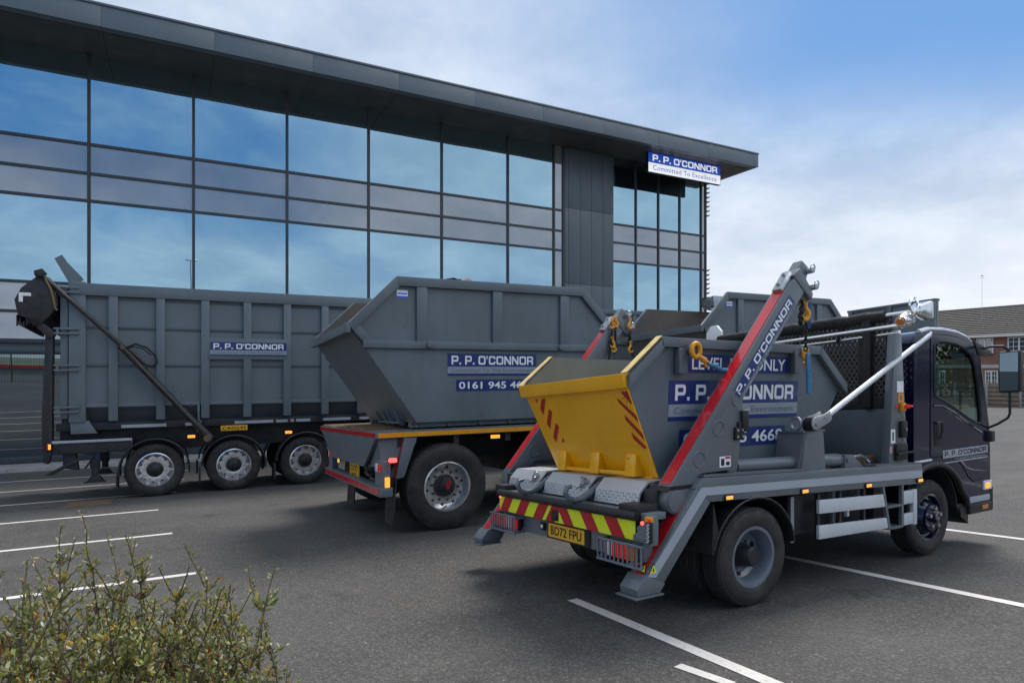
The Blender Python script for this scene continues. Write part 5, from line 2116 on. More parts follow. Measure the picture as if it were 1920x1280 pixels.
    m.prism([(3.42, 2.16), (3.62, 2.11), (3.80, 2.05), (3.80, 2.02), (3.62, 2.00), (3.52, 2.0)], 'y', -1.0, 1.0, 0.01)
    t.part("sun_visor", m, 'plastic', roof)
    m = MB()
    m.ball((3.46, -0.86, 2.17), 0.035, (1.6, 1, 0.8))
    m.ball((3.46, 0.86, 2.17), 0.035, (1.6, 1, 0.8))
    t.part("roof_marker", m, 'plastic', roof)
    m = MB()
    m.hexa([(3.545, -0.93, 2.03), (3.755, -0.93, 1.25), (3.755, 0.93, 1.25), (3.545, 0.93, 2.03), (3.550, -0.93, 2.03), (3.760, -0.93, 1.25), (3.760, 0.93, 1.25), (3.550, 0.93, 2.03)])
    ws = t.part("windscreen", m, 'glass')
    m = MB()
    m.prism([(3.74, 1.25), (3.775, 1.24), (3.80, 1.0), (3.80, 0.45), (3.74, 0.45)], 'y', -0.965, 0.965, 0.012)
    t.part("front_panel", m, 'navy')
    m = MB()
    m.box(2.33, 3.74, -0.94, 0.94, 0.86, 0.90)
    m.prism([(3.42, 1.22), (3.70, 1.30), (3.74, 1.2), (3.74, 0.95), (3.50, 0.95)], 'y', -0.93, 0.93, 0.02)
    t.part("dashboard", m, 'interior')
    for y in (-0.5, 0.5):
        m = MB()
        m.box(2.40, 2.90, y - 0.24, y + 0.24, 1.0, 1.17, 0.05, 3)
        m.hexa([(2.44, y - 0.23, 1.12), (2.56, y - 0.23, 1.12), (2.56, y + 0.23, 1.12), (2.44, y + 0.23, 1.12), (2.36, y - 0.20, 1.75), (2.44, y - 0.20, 1.75), (2.44, y + 0.20, 1.75), (2.36, y + 0.20, 1.75)], 0.04, 3)
        m.box(2.36, 2.43, y - 0.13, y + 0.13, 1.77, 1.93, 0.03, 3)
        t.part("seat", m, 'seat')
    m = MB()
    c = Vector((3.24, -0.48, 1.40))
    ax = Vector((-0.35, 0, 1)).normalized()
    u = Vector((0, 1, 0))
    v = ax.cross(u)
    m.tube([c + (u * math.cos(2 * math.pi * k / 28) + v * math.sin(2 * math.pi * k / 28)) * 0.20 for k in range(28)], 0.014, 8, closed=True)
    for k in (0, 9, 19):
        m.tube([c, c + (u * math.cos(2 * math.pi * k / 28) + v * math.sin(2 * math.pi * k / 28)) * 0.20], 0.012, 6)
    m.cyl(c, c - ax * 0.35, 0.025, n=10)
    t.part("steering_wheel", m, 'black')


build_lorry()


# ------------------------------------------------------------------ the yellow ended skip on the lorry
M['sunlit_wornyellow'] = mat("sunlit_worn_cream_yellow", (0.72, 0.52, 0.20), 0.5, var=0.2, scale=14, chips=True)  # worn paint, with the rim tops' sunlit brightness put into the colour


def build_front_skip():
    t = Thing("skip", "small skip with a yellow hazard striped end, carried on the lorry between its arms", "skip", LF, at=(0.2, 0, 1.035), group="builders' skips")
    Y = 0.75
    prof = [(-1.06, 1.835), (-0.725, 2.12), (1.172, 2.08), (1.545, 1.74), (1.10, 1.045), (-0.687, 1.045)]

    def yb(z):      # the sides lean in a little towards the floor
        return Y - (2.1 - z) * 0.05

    def side_plate(m, s, pts, off0, off1):
        A = [(x, s * (yb(z) + off0), z) for x, z in pts]
        B = [(x, s * (yb(z) + off1), z) for x, z in pts]
        n = len(pts)
        m.faces(A + B, [tuple(range(n)), tuple(range(n, 2 * n))] + [(i, (i + 1) % n, n + (i + 1) % n, n + i) for i in range(n)])
    m = MB()
    for s in (-1, 1):
        m.mi = 0
        side_plate(m, s, prof, -0.008, 0.0)
        m.mi = 1
        side_plate(m, s, prof, -0.012, -0.0085)
    m.mi = 0
    m.hexa([(1.10, -yb(1.045), 1.045), (1.545, -yb(1.74), 1.74), (1.545, yb(1.74), 1.74), (1.10, yb(1.045), 1.045), (1.09, -yb(1.045), 1.05), (1.535, -yb(1.74), 1.745), (1.535, yb(1.74), 1.745), (1.09, yb(1.045), 1.05)])
    m.box(-0.687, 1.10, -yb(1.045), yb(1.045), 1.04, 1.05)
    t.part("body", m, ['skip', 'skin'])
    # rim: box section along the top edges
    m = MB()
    for s in (-1, 1):
        def seg(p0, p1, wz=0.075):
            (x0, z0), (x1, z1) = p0, p1
            ya, yc = s * (Y - 0.003), s * (Y + 0.045)
            m.hexa([(x0, min(ya, yc), z0 - wz), (x1, min(ya, yc), z1 - wz), (x1, max(ya, yc), z1 - wz), (x0, max(ya, yc), z0 - wz), (x0, min(ya, yc), z0), (x1, min(ya, yc), z1), (x1, max(ya, yc), z1), (x0, max(ya, yc), z0)], 0.006)
        seg((-0.745, 2.122), (1.185, 2.082))
        seg((1.165, 2.094), (1.56, 1.735), 0.095)
        seg((-1.05, 1.835), (-0.718, 2.124), 0.095)
    m.box(1.52, 1.56, -Y, Y, 1.655, 1.745, 0.006)
    t.part("rim", m, 'skip')
    m = MB()      # yellow end: sloped plate, lip, rim tops, fork pockets
    e0, e1 = (-0.687, 1.045), (-1.03, 1.76)
    nx, nz = -0.90, -0.43
    m.hexa([(e0[0], -yb(1.045), e0[1]), (e1[0], -yb(1.76), e1[1]), (e1[0], yb(1.76), e1[1]), (e0[0], yb(1.045), e0[1])] + [(p[0] + nx * 0.010, y, p[1] + nz * 0.010) for p, y in ((e0, -yb(1.045)), (e1, -yb(1.76)), (e1, yb(1.76)), (e0, yb(1.045)))])
    m.prism([(-1.105, 1.845), (-1.02, 1.852), (-1.02, 1.835), (-1.055, 1.82), (-1.04, 1.745), (-1.075, 1.738)], 'y', -Y - 0.01, Y + 0.01, 0.004)
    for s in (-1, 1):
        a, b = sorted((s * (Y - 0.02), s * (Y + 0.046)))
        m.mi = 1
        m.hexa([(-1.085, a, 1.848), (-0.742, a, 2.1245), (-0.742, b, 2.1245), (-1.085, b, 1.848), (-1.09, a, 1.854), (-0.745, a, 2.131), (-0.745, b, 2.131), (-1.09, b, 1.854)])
    end = t.part("end_plate", m, ['yellow', 'sunlit_wornyellow'])
    m = MB()
    for y in (0.47, -0.03, -0.50):
        m.hexa([(-0.815, y - 0.062, 1.05), (-0.69, y - 0.062, 1.05), (-0.69, y + 0.062, 1.05), (-0.815, y + 0.062, 1.05), (-0.80, y - 0.062, 1.225), (-0.77, y - 0.062, 1.225), (-0.77, y + 0.062, 1.225), (-0.80, y + 0.062, 1.225)], 0.004)
    m.box(-0.800, -0.765, -0.50, 0.47, 1.055, 1.085, 0.004)
    m.box(-0.72, -0.66, -0.66, 0.66, 1.035, 1.05)
    t.part("fork_pocket", m, 'yellow', end)

    def on(y, q, o=0.0125):      # point on the sloped plate: q 0 at floor, 1 at lip
        return Vector((e0[0] + (e1[0] - e0[0]) * q + nx * o, y, e0[1] + (e1[1] - e0[1]) * q + nz * o))
    right_band = [[(-0.644, 0.945), (-0.722, 0.945), (-0.728, 0.80), (-0.700, 0.83)], [(-0.574, 0.89), (-0.727, 0.68), (-0.722, 0.61), (-0.578, 0.832)], [(-0.587, 0.705), (-0.718, 0.49), (-0.712, 0.415), (-0.582, 0.641)], [(-0.591, 0.51), (-0.706, 0.338), (-0.667, 0.327), (-0.587, 0.434)]]
    left_band = [[(0.594, 0.95), (0.556, 0.94), (0.591, 0.89)], [(0.48, 0.945), (0.415, 0.94), (0.562, 0.735), (0.572, 0.82)], [(0.426, 0.815), (0.401, 0.765), (0.545, 0.551), (0.562, 0.622)], [(0.413, 0.627), (0.384, 0.58), (0.534, 0.372), (0.549, 0.442)], [(0.387, 0.443), (0.389, 0.383), (0.447, 0.373)]]
    for band in (right_band, left_band):
        m = MB()
        for q in band:
            m.faces([on(y, v) for y, v in q], [tuple(range(len(q)))])
        t.part("hazard_stripe", m, 'hazred', end)
    # lifting lugs
    for s in (-1, 1):
        for x, xc in ((-0.53, -0.455), (0.835, 0.90)):
            m = MB()
            m.box(x - 0.045, x + 0.045, min(s * Y, s * (Y + 0.055)), max(s * Y, s * (Y + 0.055)), 1.84, 2.04, 0.006)
            m.cyl((xc, s * Y, 2.025), (xc, s * (Y + 0.10), 2.025), 0.040, n=18, bev=0.004)
            t.part("lifting_lug", m, 'skip')
    # boards
    ys = lambda z: -(yb(z) + 0.001)
    sl = Vector((0, 0.05, 1)).normalized()

    def fce(x, z, s_=-0.012):
        return Face((x, ys(z), z), (1, 0, s_), (0, -0.05 * -1, 1) if False else (0, -0.05, 1))
    f = fce(-0.435, 1.855)
    m = MB()
    f.rect(m, 0, 1.21, 0, 0.145, 0, 0.004)
    b = t.part("sign_board", m, 'blue')
    lb = MB()
    f.font(lb, "LEVEL FILL ONLY", 0.05, 1.17, 0.022, 0.122, 0.006, 0.015, 1.0)
    t.part("lettering", lb, 'white', b)
    f = fce(-0.615, 1.478)
    company_board(t, f, 1.535, 0.315)
    f = fce(-0.49, 1.245)
    m = MB()
    f.rect(m, 0, 1.26, 0, 0.158, 0, 0.004)
    b = t.part("sign_board", m, 'blue')
    lb = MB()
    f.font(lb, "0161 945 4668", 0.04, 1.22, 0.028, 0.130, 0.006, 0.018, 1.0)
    t.part("lettering", lb, 'white', b)


build_front_skip()


# ------------------------------------------------------------------ chains and sling on the lorry
def chain_path(m, pts, r=0.0065, pitch=0.032, lw=0.013):
    """interlocking links along a polyline"""
    pts = [Vector(p) for p in pts]
    L = [0.0]
    for a, b in zip(pts[:-1], pts[1:]):
        L.append(L[-1] + (b - a).length)
    n = int(L[-1] / pitch)
    for k in range(n):
        q = (k + 0.5) * pitch
        i = max(j for j in range(len(L)) if L[j] <= q)
        i = min(i, len(pts) - 2)
        d = (pts[i + 1] - pts[i]).normalized()
        c = pts[i] + d * (q - L[i])
        u = d.cross(Vector((1, 0.3, 0.1))).normalized()
        if k % 2:
            u = d.cross(u)
        path = []
        for a in range(12):
            an = 2 * math.pi * a / 12
            path.append(c + d * math.cos(an) * (pitch * 0.72) + u * math.sin(an) * lw)
        m.tube(path, r, 5, closed=True)


def hook(m, c, s, flip=1):
    """yellow grab hook in the xz plane, c = eye"""
    x, y, z = c
    path = [(x, y, z), (x + 0.004 * flip, y, z - 0.05 * s), (x + 0.035 * flip * s, y, z - 0.085 * s), (x + 0.045 * flip * s, y, z - 0.125 * s), (x + 0.015 * flip * s, y, z - 0.165 * s), (x - 0.03 * flip * s, y, z - 0.16 * s), (x - 0.05 * flip * s, y, z - 0.125 * s)]
    m.tube(path, 0.02, 8, radii=[0.018 * s, 0.022 * s, 0.026 * s, 0.028 * s, 0.026 * s, 0.020 * s, 0.010 * s])
    m.torus((x, y, z + 0.012 * s), 'y', 0.024 * s, 0.011 * s, 16, 8)


def build_chains():
    # near arm
    t = Thing("lifting_chain", "black chain with yellow hook and tag hanging from the near lifting arm tip", "chain", LF, at=(0.735, -0.93, 2.50), group="lifting chains on the lorry arms")
    m = MB()
    chain_path(m, [(0.735, -0.95, 2.31), (0.732, -0.95, 2.05), (0.745, -0.94, 2.0)])
    chain_path(m, [(0.70, -0.95, 2.45), (0.665, -0.955, 2.36), (0.645, -0.955, 2.30), (0.66, -0.955, 2.24), (0.675, -0.955, 2.31), (0.69, -0.95, 2.37)])
    t.part("chain_links", m, 'chain')
    m = MB()
    hook(m, (0.715, -0.96, 2.42), 0.85)
    t.part("grab_hook", m, 'hook')
    m = MB()
    m.hexa([(0.70, -0.968, 2.46), (0.76, -0.968, 2.44), (0.76, -0.964, 2.44), (0.70, -0.964, 2.46), (0.735, -0.968, 2.53), (0.80, -0.968, 2.50), (0.80, -0.964, 2.50), (0.735, -0.964, 2.53)])
    t.part("load_tag", m, 'hazamber')
    m = MB()
    m.box(0.765, 0.80, -0.95, -0.942, 2.21, 2.44, 0.002)
    t.part("blue_webbing", m, 'bluestrap')
    # far arm: two legs
    for nm, pts, hk in (("slack", [(0.460, 1.33, 2.50), (0.440, 1.33, 2.33), (0.420, 1.33, 2.22), (0.400, 1.32, 2.05)], 1), ("straight", [(0.725, 1.33, 2.50), (0.730, 1.33, 2.32), (0.770, 1.31, 2.18), (0.800, 1.30, 2.06)], -1)):
        lab = "short slack chain with doubled yellow hooks on the far lifting arm" if nm == "slack" else "single straight chain with one yellow shortener at the far arm's front edge"
        c = Thing("lifting_chain", lab, "chain", LF, at=(pts[0][0], 1.33, 2.64), group="lifting chains on the lorry arms")
        m = MB()
        chain_path(m, pts)
        if nm == "slack":
            chain_path(m, [(0.505, 1.33, 2.52), (0.510, 1.33, 2.36), (0.505, 1.32, 2.26), (0.485, 1.32, 2.24)])
        else:
            chain_path(m, [(0.725, 1.34, 2.46), (0.715, 1.34, 2.35), (0.720, 1.33, 2.25)])
        c.part("chain_links", m, 'chain')
        for dx, z in (((0.0, 2.63), (0.05, 2.645), (0.0, 2.41), (0.02, 2.36)) if nm == "slack" else ((0.0, 2.635), (0.005, 2.36))):
            m = MB()
            hook(m, (pts[0][0] + dx, 1.325, z), 0.62, hk)
            c.part("grab_hook", m, 'hook')
    # yellow eye hook and blue sling lying over the skip side
    t = Thing("lifting_sling", "blue webbing sling with big yellow eye hook looped on the skip's rear lug", "sling", LF, at=(-0.42, -0.85, 2.05))
    m = MB()
    m.torus((-0.46, -0.862, 2.015), 'y', 0.046, 0.019, 26, 10, sx=0.95, sz=1.12)
    m.tube([(-0.428, -0.862, 1.968), (-0.39, -0.865, 1.945), (-0.355, -0.865, 1.925)], 0.02, 10, radii=[0.018, 0.022, 0.018])
    m.torus((-0.345, -0.865, 1.908), 'y', 0.020, 0.010, 18, 8)
    t.part("eye_hook", m, 'hook')
    m = MB()
    path = [(-0.345, -0.868, 1.912), (-0.26, -0.872, 1.885), (-0.19, -0.874, 1.862), (-0.12, -0.874, 1.852), (-0.05, -0.872, 1.860), (0.03, -0.87, 1.872), (0.12, -0.868, 1.865), (0.20, -0.866, 1.85)]
    m.tube(path, 0.018, 8, radii=[0.016, 0.021, 0.018, 0.022, 0.018, 0.021, 0.018, 0.02])
    t.part("webbing", m, 'strap')
    t = Thing("lifting_sling", "blue webbing sling hanging straight down from the near chain with a yellow coupling", "sling", LF, at=(0.77, -0.94, 2.0))
    m = MB()
    m.torus((0.765, -0.925, 1.995), 'y', 0.036, 0.012, 20, 8, sx=0.9, sz=1.2)
    m.torus((0.80, -0.91, 1.965), 'y', 0.024, 0.012, 18, 8, sx=0.8, sz=1.5)
    m.tube([(0.79, -0.90, 1.93), (0.815, -0.90, 1.90), (0.80, -0.90, 1.87)], 0.016, 8)
    t.part("coupling", m, 'hook')
    m = MB()
    m.hexa([(0.742, -0.965, 1.655), (0.80, -0.965, 1.645), (0.80, -0.945, 1.645), (0.742, -0.945, 1.655), (0.745, -0.955, 2.0), (0.795, -0.955, 2.0), (0.795, -0.935, 2.0), (0.745, -0.935, 2.0)], 0.008)
    t.part("webbing", m, 'strap')


M['hazamber'] = mat("yellow_tag", (0.82, 0.48, 0.02), 0.5)
M['bluestrap'] = mat("navy_webbing", (0.015, 0.05, 0.20), 0.7)
build_chains()

# ------------------------------------------------------------------ flatbed trailer with two large skips
BF = Frame(3.21, 9.25, fall(9.25), 0.0, 0.0535)


def build_flatbed():
    t = Thing("flatbed_trailer", "long grey flatbed trailer with amber striped deck edge and chrome wheels, standing behind the lorry", "trailer", BF)
    L, R_ = 2.35, -1.25          # left and right deck edges
    X0, X1 = -0.965, 13.0
    m = MB()
    m.box(X0, X1, R_, L, 1.285, 1.362, 0.006)
    m.box(X0 + 0.02, X1, R_ + 0.015, R_ + 0.06, 1.362, 1.378, 0.003)
    deck = t.part("deck", m, 'grey')
    m = MB()
    for k in range(9):
        a = R_ + 0.30 + 0.36 * k
        if a + 0.34 < L:
            m.box(X0 + 0.03, X1 - 0.1, a, a + 0.335, 1.362, 1.376 + 0.006 * (k % 3), 0.004)
    m.mi = 1
    for k in range(3):
        m.box(X0 + 0.05, X0 + 0.95, R_ + 0.9 + k * 0.45, R_ + 1.1 + k * 0.45, 1.38, 1.398 + 0.008 * k, 0.004)
    t.part("deck_boards", m, ['wood', 'brown'], deck)
    m = MB()
    m.box(X0 + 0.03, X1, R_ - 0.004, R_ - 0.0005, 1.292, 1.352)
    t.part("amber_strip", m, 'amberstrip', deck)
    m = MB()
    m.box(X0 - 0.004, X0 - 0.0005, R_ + 0.015, L - 0.02, 1.297, 1.352)
    t.part("red_strip", m, 'red', deck)
    m = MB()
    for a, b in ((-0.25, 0.25), (0.9, 1.4)):
        m.box(X0 + 0.2, X1, (a + b) / 2 - 0.09, (a + b) / 2 + 0.09, 0.85, 1.285, 0.01)
    for k in range(16):
        x = X0 + 0.3 + 0.8 * k
        m.box(x, x + 0.08, R_ + 0.05, L - 0.05, 1.16, 1.285)
    m.box(1.7, 4.8, -1.0, 1.8, 0.55, 1.15, 0.03)
    m.box(4.9, 9.0, -0.9, 1.8, 0.7, 1.2, 0.03)
    for x in (0.03,):
        m.cyl((x, -1.0, 0.585), (x, 2.1, 0.585), 0.09, n=14)
    t.part("chassis", m, 'dark')
    # tail apron
    m = MB()
    m.hexa([(X0 + 0.02, -0.55, 0.87), (X0 + 0.06, -0.55, 0.87), (X0 + 0.06, 1.55, 0.86), (X0 + 0.02, 1.55, 0.86), (X0 + 0.002, R_ + 0.06, 1.285), (X0 + 0.06, R_ + 0.06, 1.285), (X0 + 0.06, 2.25, 1.285), (X0 + 0.002, 2.25, 1.285)], 0.006)
    m.prism([(X0 + 0.05, 1.285), (-0.40, 1.285), (-0.40, 1.20), (X0 + 0.10, 0.88)], 'y', -1.19, -0.55, 0.0)
    m.prism([(X0 + 0.05, 1.285), (-0.40, 1.285), (-0.40, 1.20), (X0 + 0.10, 0.88)], 'y', 1.55, 2.1, 0.0)
    t.part("tail_apron", m, 'grey')
    # rear bar, lamps, plate
    m = MB()
    m.box(-0.97, -0.80, -1.5 + 0.05, 1.92, 0.55, 0.665, 0.012)
    bar = t.part("rear_bar", m, 'grey')
    m = MB()
    m.box(-0.975, -0.9705, -1.40, 1.90, 0.575, 0.645)
    t.part("red_strip", m, 'red', bar)
    for y0, y1 in ((-1.42, -1.08), (1.55, 1.80)):
        m = MB()
        m.box(-0.93, -0.82, y0, y1, 0.665, 1.0, 0.012)
        b = t.part("lamp_box", m, 'grey')
        m = MB()
        m.box(-0.95, -0.928, y0 + 0.05, y0 + 0.155, 0.86, 0.965, 0.006)
        t.part("tail_light", m, 'redlens', b)
        m = MB()
        m.box(-0.95, -0.928, y0 + 0.16, y1 - 0.05, 0.86, 0.965, 0.006)
        t.part("tail_light", m, 'clearlens', b)
        if y0 < 0:
            m = MB()
            m.box(-0.90, -0.84, y0 - 0.03, y0 + 0.005, 0.67, 0.80, 0.006)
            t.part("indicator", m, 'amber', b)
            m = MB()
            m.box(-0.86, -0.76, y0 - 0.09, y0 - 0.01, 0.985, 1.045, 0.02)
            t.part("marker_lamp", m, 'redlit', b)
    m = MB()
    m.cyl((-0.95, 1.02, 0.84), (-0.93, 1.02, 0.84), 0.035, n=14)
    t.part("plate_lamp", m, 'amber')
    m = MB()
    m.box(-0.86, -0.84, 0.06, 0.60, 0.585, 0.84, 0.004)
    p = t.part("number_plate", m, 'plate')
    fc = Face((-0.8615, 0.585, 0.60), (0, -1, 0), (0, 0, 1))
    lb = MB()
    fc.font(lb, "CX72", 0.04, 0.48, 0.125, 0.215, 0.002, 0.012)
    fc.font(lb, "WFE", 0.07, 0.44, 0.015, 0.105, 0.002, 0.012)
    t.part("lettering", lb, 'black', p)
    # wheels: two axles, single wide tyres near side
    for x in (0.03,):
        for y, o in ((-1.06, -1), (2.10, 1)):
            wheel(t, (x, y, 0.587), 0.587, 0.40, 0.325, o, 'chrome_deep')
    # near-side mudguard stay, mudflaps, marker lamps
    for y0, y1 in ((-1.235, -0.98), (1.95, 2.2)):
        m = MB()
        m.hexa([(-0.70, y0, 0.74), (-0.58, y0, 0.76), (-0.58, y1, 0.76), (-0.70, y1, 0.74), (-0.58, y0, 1.284), (-0.40, y0, 1.284), (-0.40, y1, 1.284), (-0.58, y1, 1.284)], 0.01)
        g = t.part("mudguard", m, 'grey')
        m = MB()
        yy = y0 + 0.02 if y0 < 0 else y1 - 0.06
        m.hexa([(-0.712, yy, 0.76), (-0.708, yy, 0.76), (-0.708, yy + 0.06, 0.76), (-0.712, yy + 0.06, 0.76), (-0.592, yy, 1.27), (-0.587, yy, 1.27), (-0.587, yy + 0.06, 1.27), (-0.592, yy + 0.06, 1.27)])
        t.part("red_strip", m, 'red', g)
    for y0, y1 in ((-1.24, -0.86), (0.85, 1.30)):
        m = MB()
        m.hexa([(-0.74, y0, 0.14), (-0.72, y0, 0.14), (-0.72, y1, 0.14), (-0.74, y1, 0.14), (-0.70, y0, 0.76), (-0.68, y0, 0.76), (-0.68, y1, 0.76), (-0.70, y1, 0.76)], 0.004)
        t.part("mudflap", m, 'rubber')
    for x in (0.76, 3.4, 6.0):
        m = MB()
        m.box(x - 0.07, x + 0.07, -1.24, -1.215, 1.205, 1.255, 0.008)
        t.part("marker_lamp", m, 'amber')
    # headboard at the front of the deck
    m = MB()
    m.box(12.8, 12.9, -0.66, 1.60, 1.36, 3.90, 0.02)
    for y in (-0.60, 0.45, 1.50):
        m.box(12.74, 12.8, y - 0.05, y + 0.05, 1.36, 3.88, 0.006)
    m.box(12.76, 12.94, -0.66, 1.60, 3.86, 3.92, 0.01)
    t.part("headboard", m, 'grey')


build_flatbed()


M['sunlit_wornedge'] = mat("sunlit_worn_bare_edge", (0.30, 0.31, 0.33), 0.5, metal=0.3, var=0.3, scale=12, dirt=0.5, dirt_col=(0.12, 0.12, 0.12), streak=False)  # bare worn metal; the sky-lit brightness of top edges is in the colour


def build_big_skip():
    """large open skip: sides with box section frames, sloped ends"""
    t = Thing("skip", "large grey skip with company boards, over the flatbed's rear wheels", "skip", BF, at=(0.84, 0.1, 1.40), group="builders' skips")
    Y = 1.10
    B0, B1 = -0.38, 2.06
    lip0, rim0, rim1, lip1 = (-1.29, 2.765), (-0.63, 3.41), (2.31, 3.43), (2.97, 2.79)
    zb = 1.48
    prof = [lip0, rim0, rim1, lip1, (B1, zb), (B0, zb)]
    yc = 0.0

    def sy(s, off=0.0):
        return s * (Y + off) if s < 0 else (Y + 0.08 + off)
    m = MB()
    for s in (-1, 1):
        m.mi = 0
        a, b = sorted((sy(s, -0.010), sy(s)))
        m.prism(prof, 'y', a, b)
        m.mi = 1
        a, b = sorted((sy(s, -0.016), sy(s, -0.0105)))
        m.prism(prof, 'y', a, b)
    m.mi = 0
    yl, yr = sy(1), sy(-1)
    for (xa, za), (xb, zc) in (((B0, zb), (lip0[0] + 0.03, lip0[1] - 0.04)), ((B1, zb), (lip1[0] - 0.03, lip1[1] - 0.04))):
        n = Vector((zc - za, 0, -(xb - xa))).normalized() * 0.012
        m.mi = 0
        m.hexa([(xa, yr, za), (xb, yr, zc), (xb, yl, zc), (xa, yl, za), (xa + n.x, yr, za + n.z), (xb + n.x, yr, zc + n.z), (xb + n.x, yl, zc + n.z), (xa + n.x, yl, za + n.z)])
    m.box(B0, B1, yr, yl, zb - 0.01, zb)
    m.mi = 1
    m.box(B0 - 0.05, B1 + 0.05, yr + 0.02, yl - 0.02, zb + 0.004, zb + 0.02)
    t.part("body", m, ['skip', 'rust'])
    # frame on each side
    for s in (-1, 1):
        m = MB()

        def bar(p0, p1, w, d=0.05):
            """box section, outer edge along p0-p1, w wide to its right"""
            p0, p1 = Vector((p0[0], 0, p0[1])), Vector((p1[0], 0, p1[1]))
            u = (p1 - p0).normalized()
            n = Vector((u.z, 0, -u.x)) * w
            a, b = sorted((sy(s, -0.002), sy(s, d)))
            m.hexa([(p.x, a, p.z) for p in (p0, p1, p1 + n, p0 + n)] + [(p.x, b, p.z) for p in (p0, p1, p1 + n, p0 + n)], 0.008)
        bar((rim0[0] - 0.02, rim0[1] + 0.01), (rim1[0] + 0.02, rim1[1] + 0.01), 0.125, 0.055)
        bar((lip0[0] - 0.015, lip0[1] + 0.0), (rim0[0] - 0.03, rim0[1] + 0.005), 0.12, 0.052)
        bar((rim1[0] + 0.03, rim1[1] + 0.005), (lip1[0] + 0.015, lip1[1]), 0.12, 0.052)
        bar((-1.10, 2.565), (2.79, 2.565), 0.10, 0.050)
        bar((-1.245, 2.70), (-1.06, 2.50), -0.11, 0.047)
        bar((2.925, 2.72), (2.75, 2.50), 0.11, 0.047)
        for x in (-0.30, 0.84, 1.98):
            a, b = sorted((sy(s, -0.002), sy(s, 0.045)))
            m.box(x - 0.075, x + 0.075, a, b, 2.56, 3.30, 0.008)
        for x in (-0.20, 1.90):
            a, b = sorted((sy(s, 0.04), sy(s, 0.09)))
            m.cyl((x, a, 2.52), (x, b, 2.52), 0.045, n=14, bev=0.004)
        t.part("frame", m, 'skip')
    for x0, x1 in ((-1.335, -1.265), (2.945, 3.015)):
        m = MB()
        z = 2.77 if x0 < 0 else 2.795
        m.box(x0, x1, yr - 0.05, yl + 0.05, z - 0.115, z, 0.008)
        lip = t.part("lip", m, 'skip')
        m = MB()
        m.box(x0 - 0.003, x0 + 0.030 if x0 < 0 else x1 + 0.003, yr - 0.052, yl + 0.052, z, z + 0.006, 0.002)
        t.part("sunlit_worn_edge", m, 'sunlit_wornedge', lip)
    for s in (-1, 1):       # top edges worn to bare metal, coloured pale as if sunlit
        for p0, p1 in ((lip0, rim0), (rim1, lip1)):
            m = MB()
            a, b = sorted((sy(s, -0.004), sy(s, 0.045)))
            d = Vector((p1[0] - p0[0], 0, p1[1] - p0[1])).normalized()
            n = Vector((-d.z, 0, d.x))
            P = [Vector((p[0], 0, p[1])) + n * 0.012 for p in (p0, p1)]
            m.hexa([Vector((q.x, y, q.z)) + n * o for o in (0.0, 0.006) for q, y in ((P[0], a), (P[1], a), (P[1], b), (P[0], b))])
            t.part("sunlit_worn_edge", m, 'sunlit_wornedge')
    m = MB()
    for y in (-0.72, -0.34, -0.12, 0.25):
        m.hexa([(-0.47, y - 0.022, 1.42), (-0.40, y - 0.022, 1.42), (-0.40, y + 0.022, 1.42), (-0.47, y + 0.022, 1.42), (-0.565, y - 0.022, 1.62), (-0.52, y - 0.022, 1.62), (-0.52, y + 0.022, 1.62), (-0.565, y + 0.022, 1.62)], 0.004)
    m.box(-0.50, -0.40, -0.75, 0.28, 1.45, 1.475, 0.003)
    t.part("fork_pocket", m, 'skip')
    m = MB()
    for y in (-0.95, 0.0, 1.0):
        m.box(-0.42, 2.15, y - 0.04, y + 0.04, 1.40, 1.478, 0.004)
    m.box(-0.42, 2.15, -1.06, -1.03, 1.455, 1.48, 0.003)
    m.box(-0.42, 2.15, -1.03, -1.01, 1.40, 1.47)
    for k in range(6):
        x = -0.36 + 0.48 * k
        m.hexa([(x, -1.06, 1.40), (x + 0.03, -1.06, 1.40), (x + 0.03, -1.02, 1.40), (x, -1.02, 1.40), (x - 0.03, -1.06, 1.478), (x, -1.06, 1.478), (x, -1.02, 1.478), (x - 0.03, -1.02, 1.478)])
    t.part("runner", m, 'grey')
    m = MB()
    fc = Face((-0.64, -Y - 0.0005, 3.15), (1, 0, 0), (0, 0, 1))
    fc.rect(m, 0, 0.15, 0, 0.095, 0, 0.002)
    m.mi = 1
    fc.rect(m, 0, 0.15, 0.0, 0.018, 0.002, 0.003)
    fc.rect(m, 0.01, 0.14, 0.04, 0.06, 0.002, 0.003)
    t.part("label_sticker", m, ['white', 'bblue'])
    return t


rear_skip = build_big_skip()


def copy_tree(o, parent=None):
    c = o.copy()
    COL.objects.link(c)
    c.parent = parent
    for ch in list(o.children):
        copy_tree(ch, c)
    return c


front_skip = copy_tree(rear_skip.o)
front_skip.scale = (0.945, 0.945, 0.945)
front_skip.location = BF.world((6.83, 0.05, 1.66))
front_skip['label'] = "large rust lined skip further along the flatbed, right of the office's glazed corner"
far_skip = copy_tree(rear_skip.o)
far_skip.scale = (0.80, 0.80, 0.80)
far_skip.location = (9.15, 12.35, 1.22)
far_skip['label'] = "grey skip half hidden between the two large skips, standing beyond the flatbed"

# boards only on the rear skip
fc = Face((0.085, -1.1005, 2.10), (1, 0, 0), (0, 0, 1))
company_board(rear_skip, fc, 1.42, 0.31)
fc = Face((0.215, -1.1005, 1.885), (1, 0, 0), (0, 0, 1))
mb = MB()
fc.rect(mb, 0, 1.28, 0, 0.158, 0, 0.004)
b_ = rear_skip.part("sign_board", mb, 'blue')
lb_ = MB()
fc.font(lb_, "0161 945 4668", 0.04, 1.24, 0.028, 0.130, 0.006, 0.018)
rear_skip.part("lettering", lb_, 'white', b_)

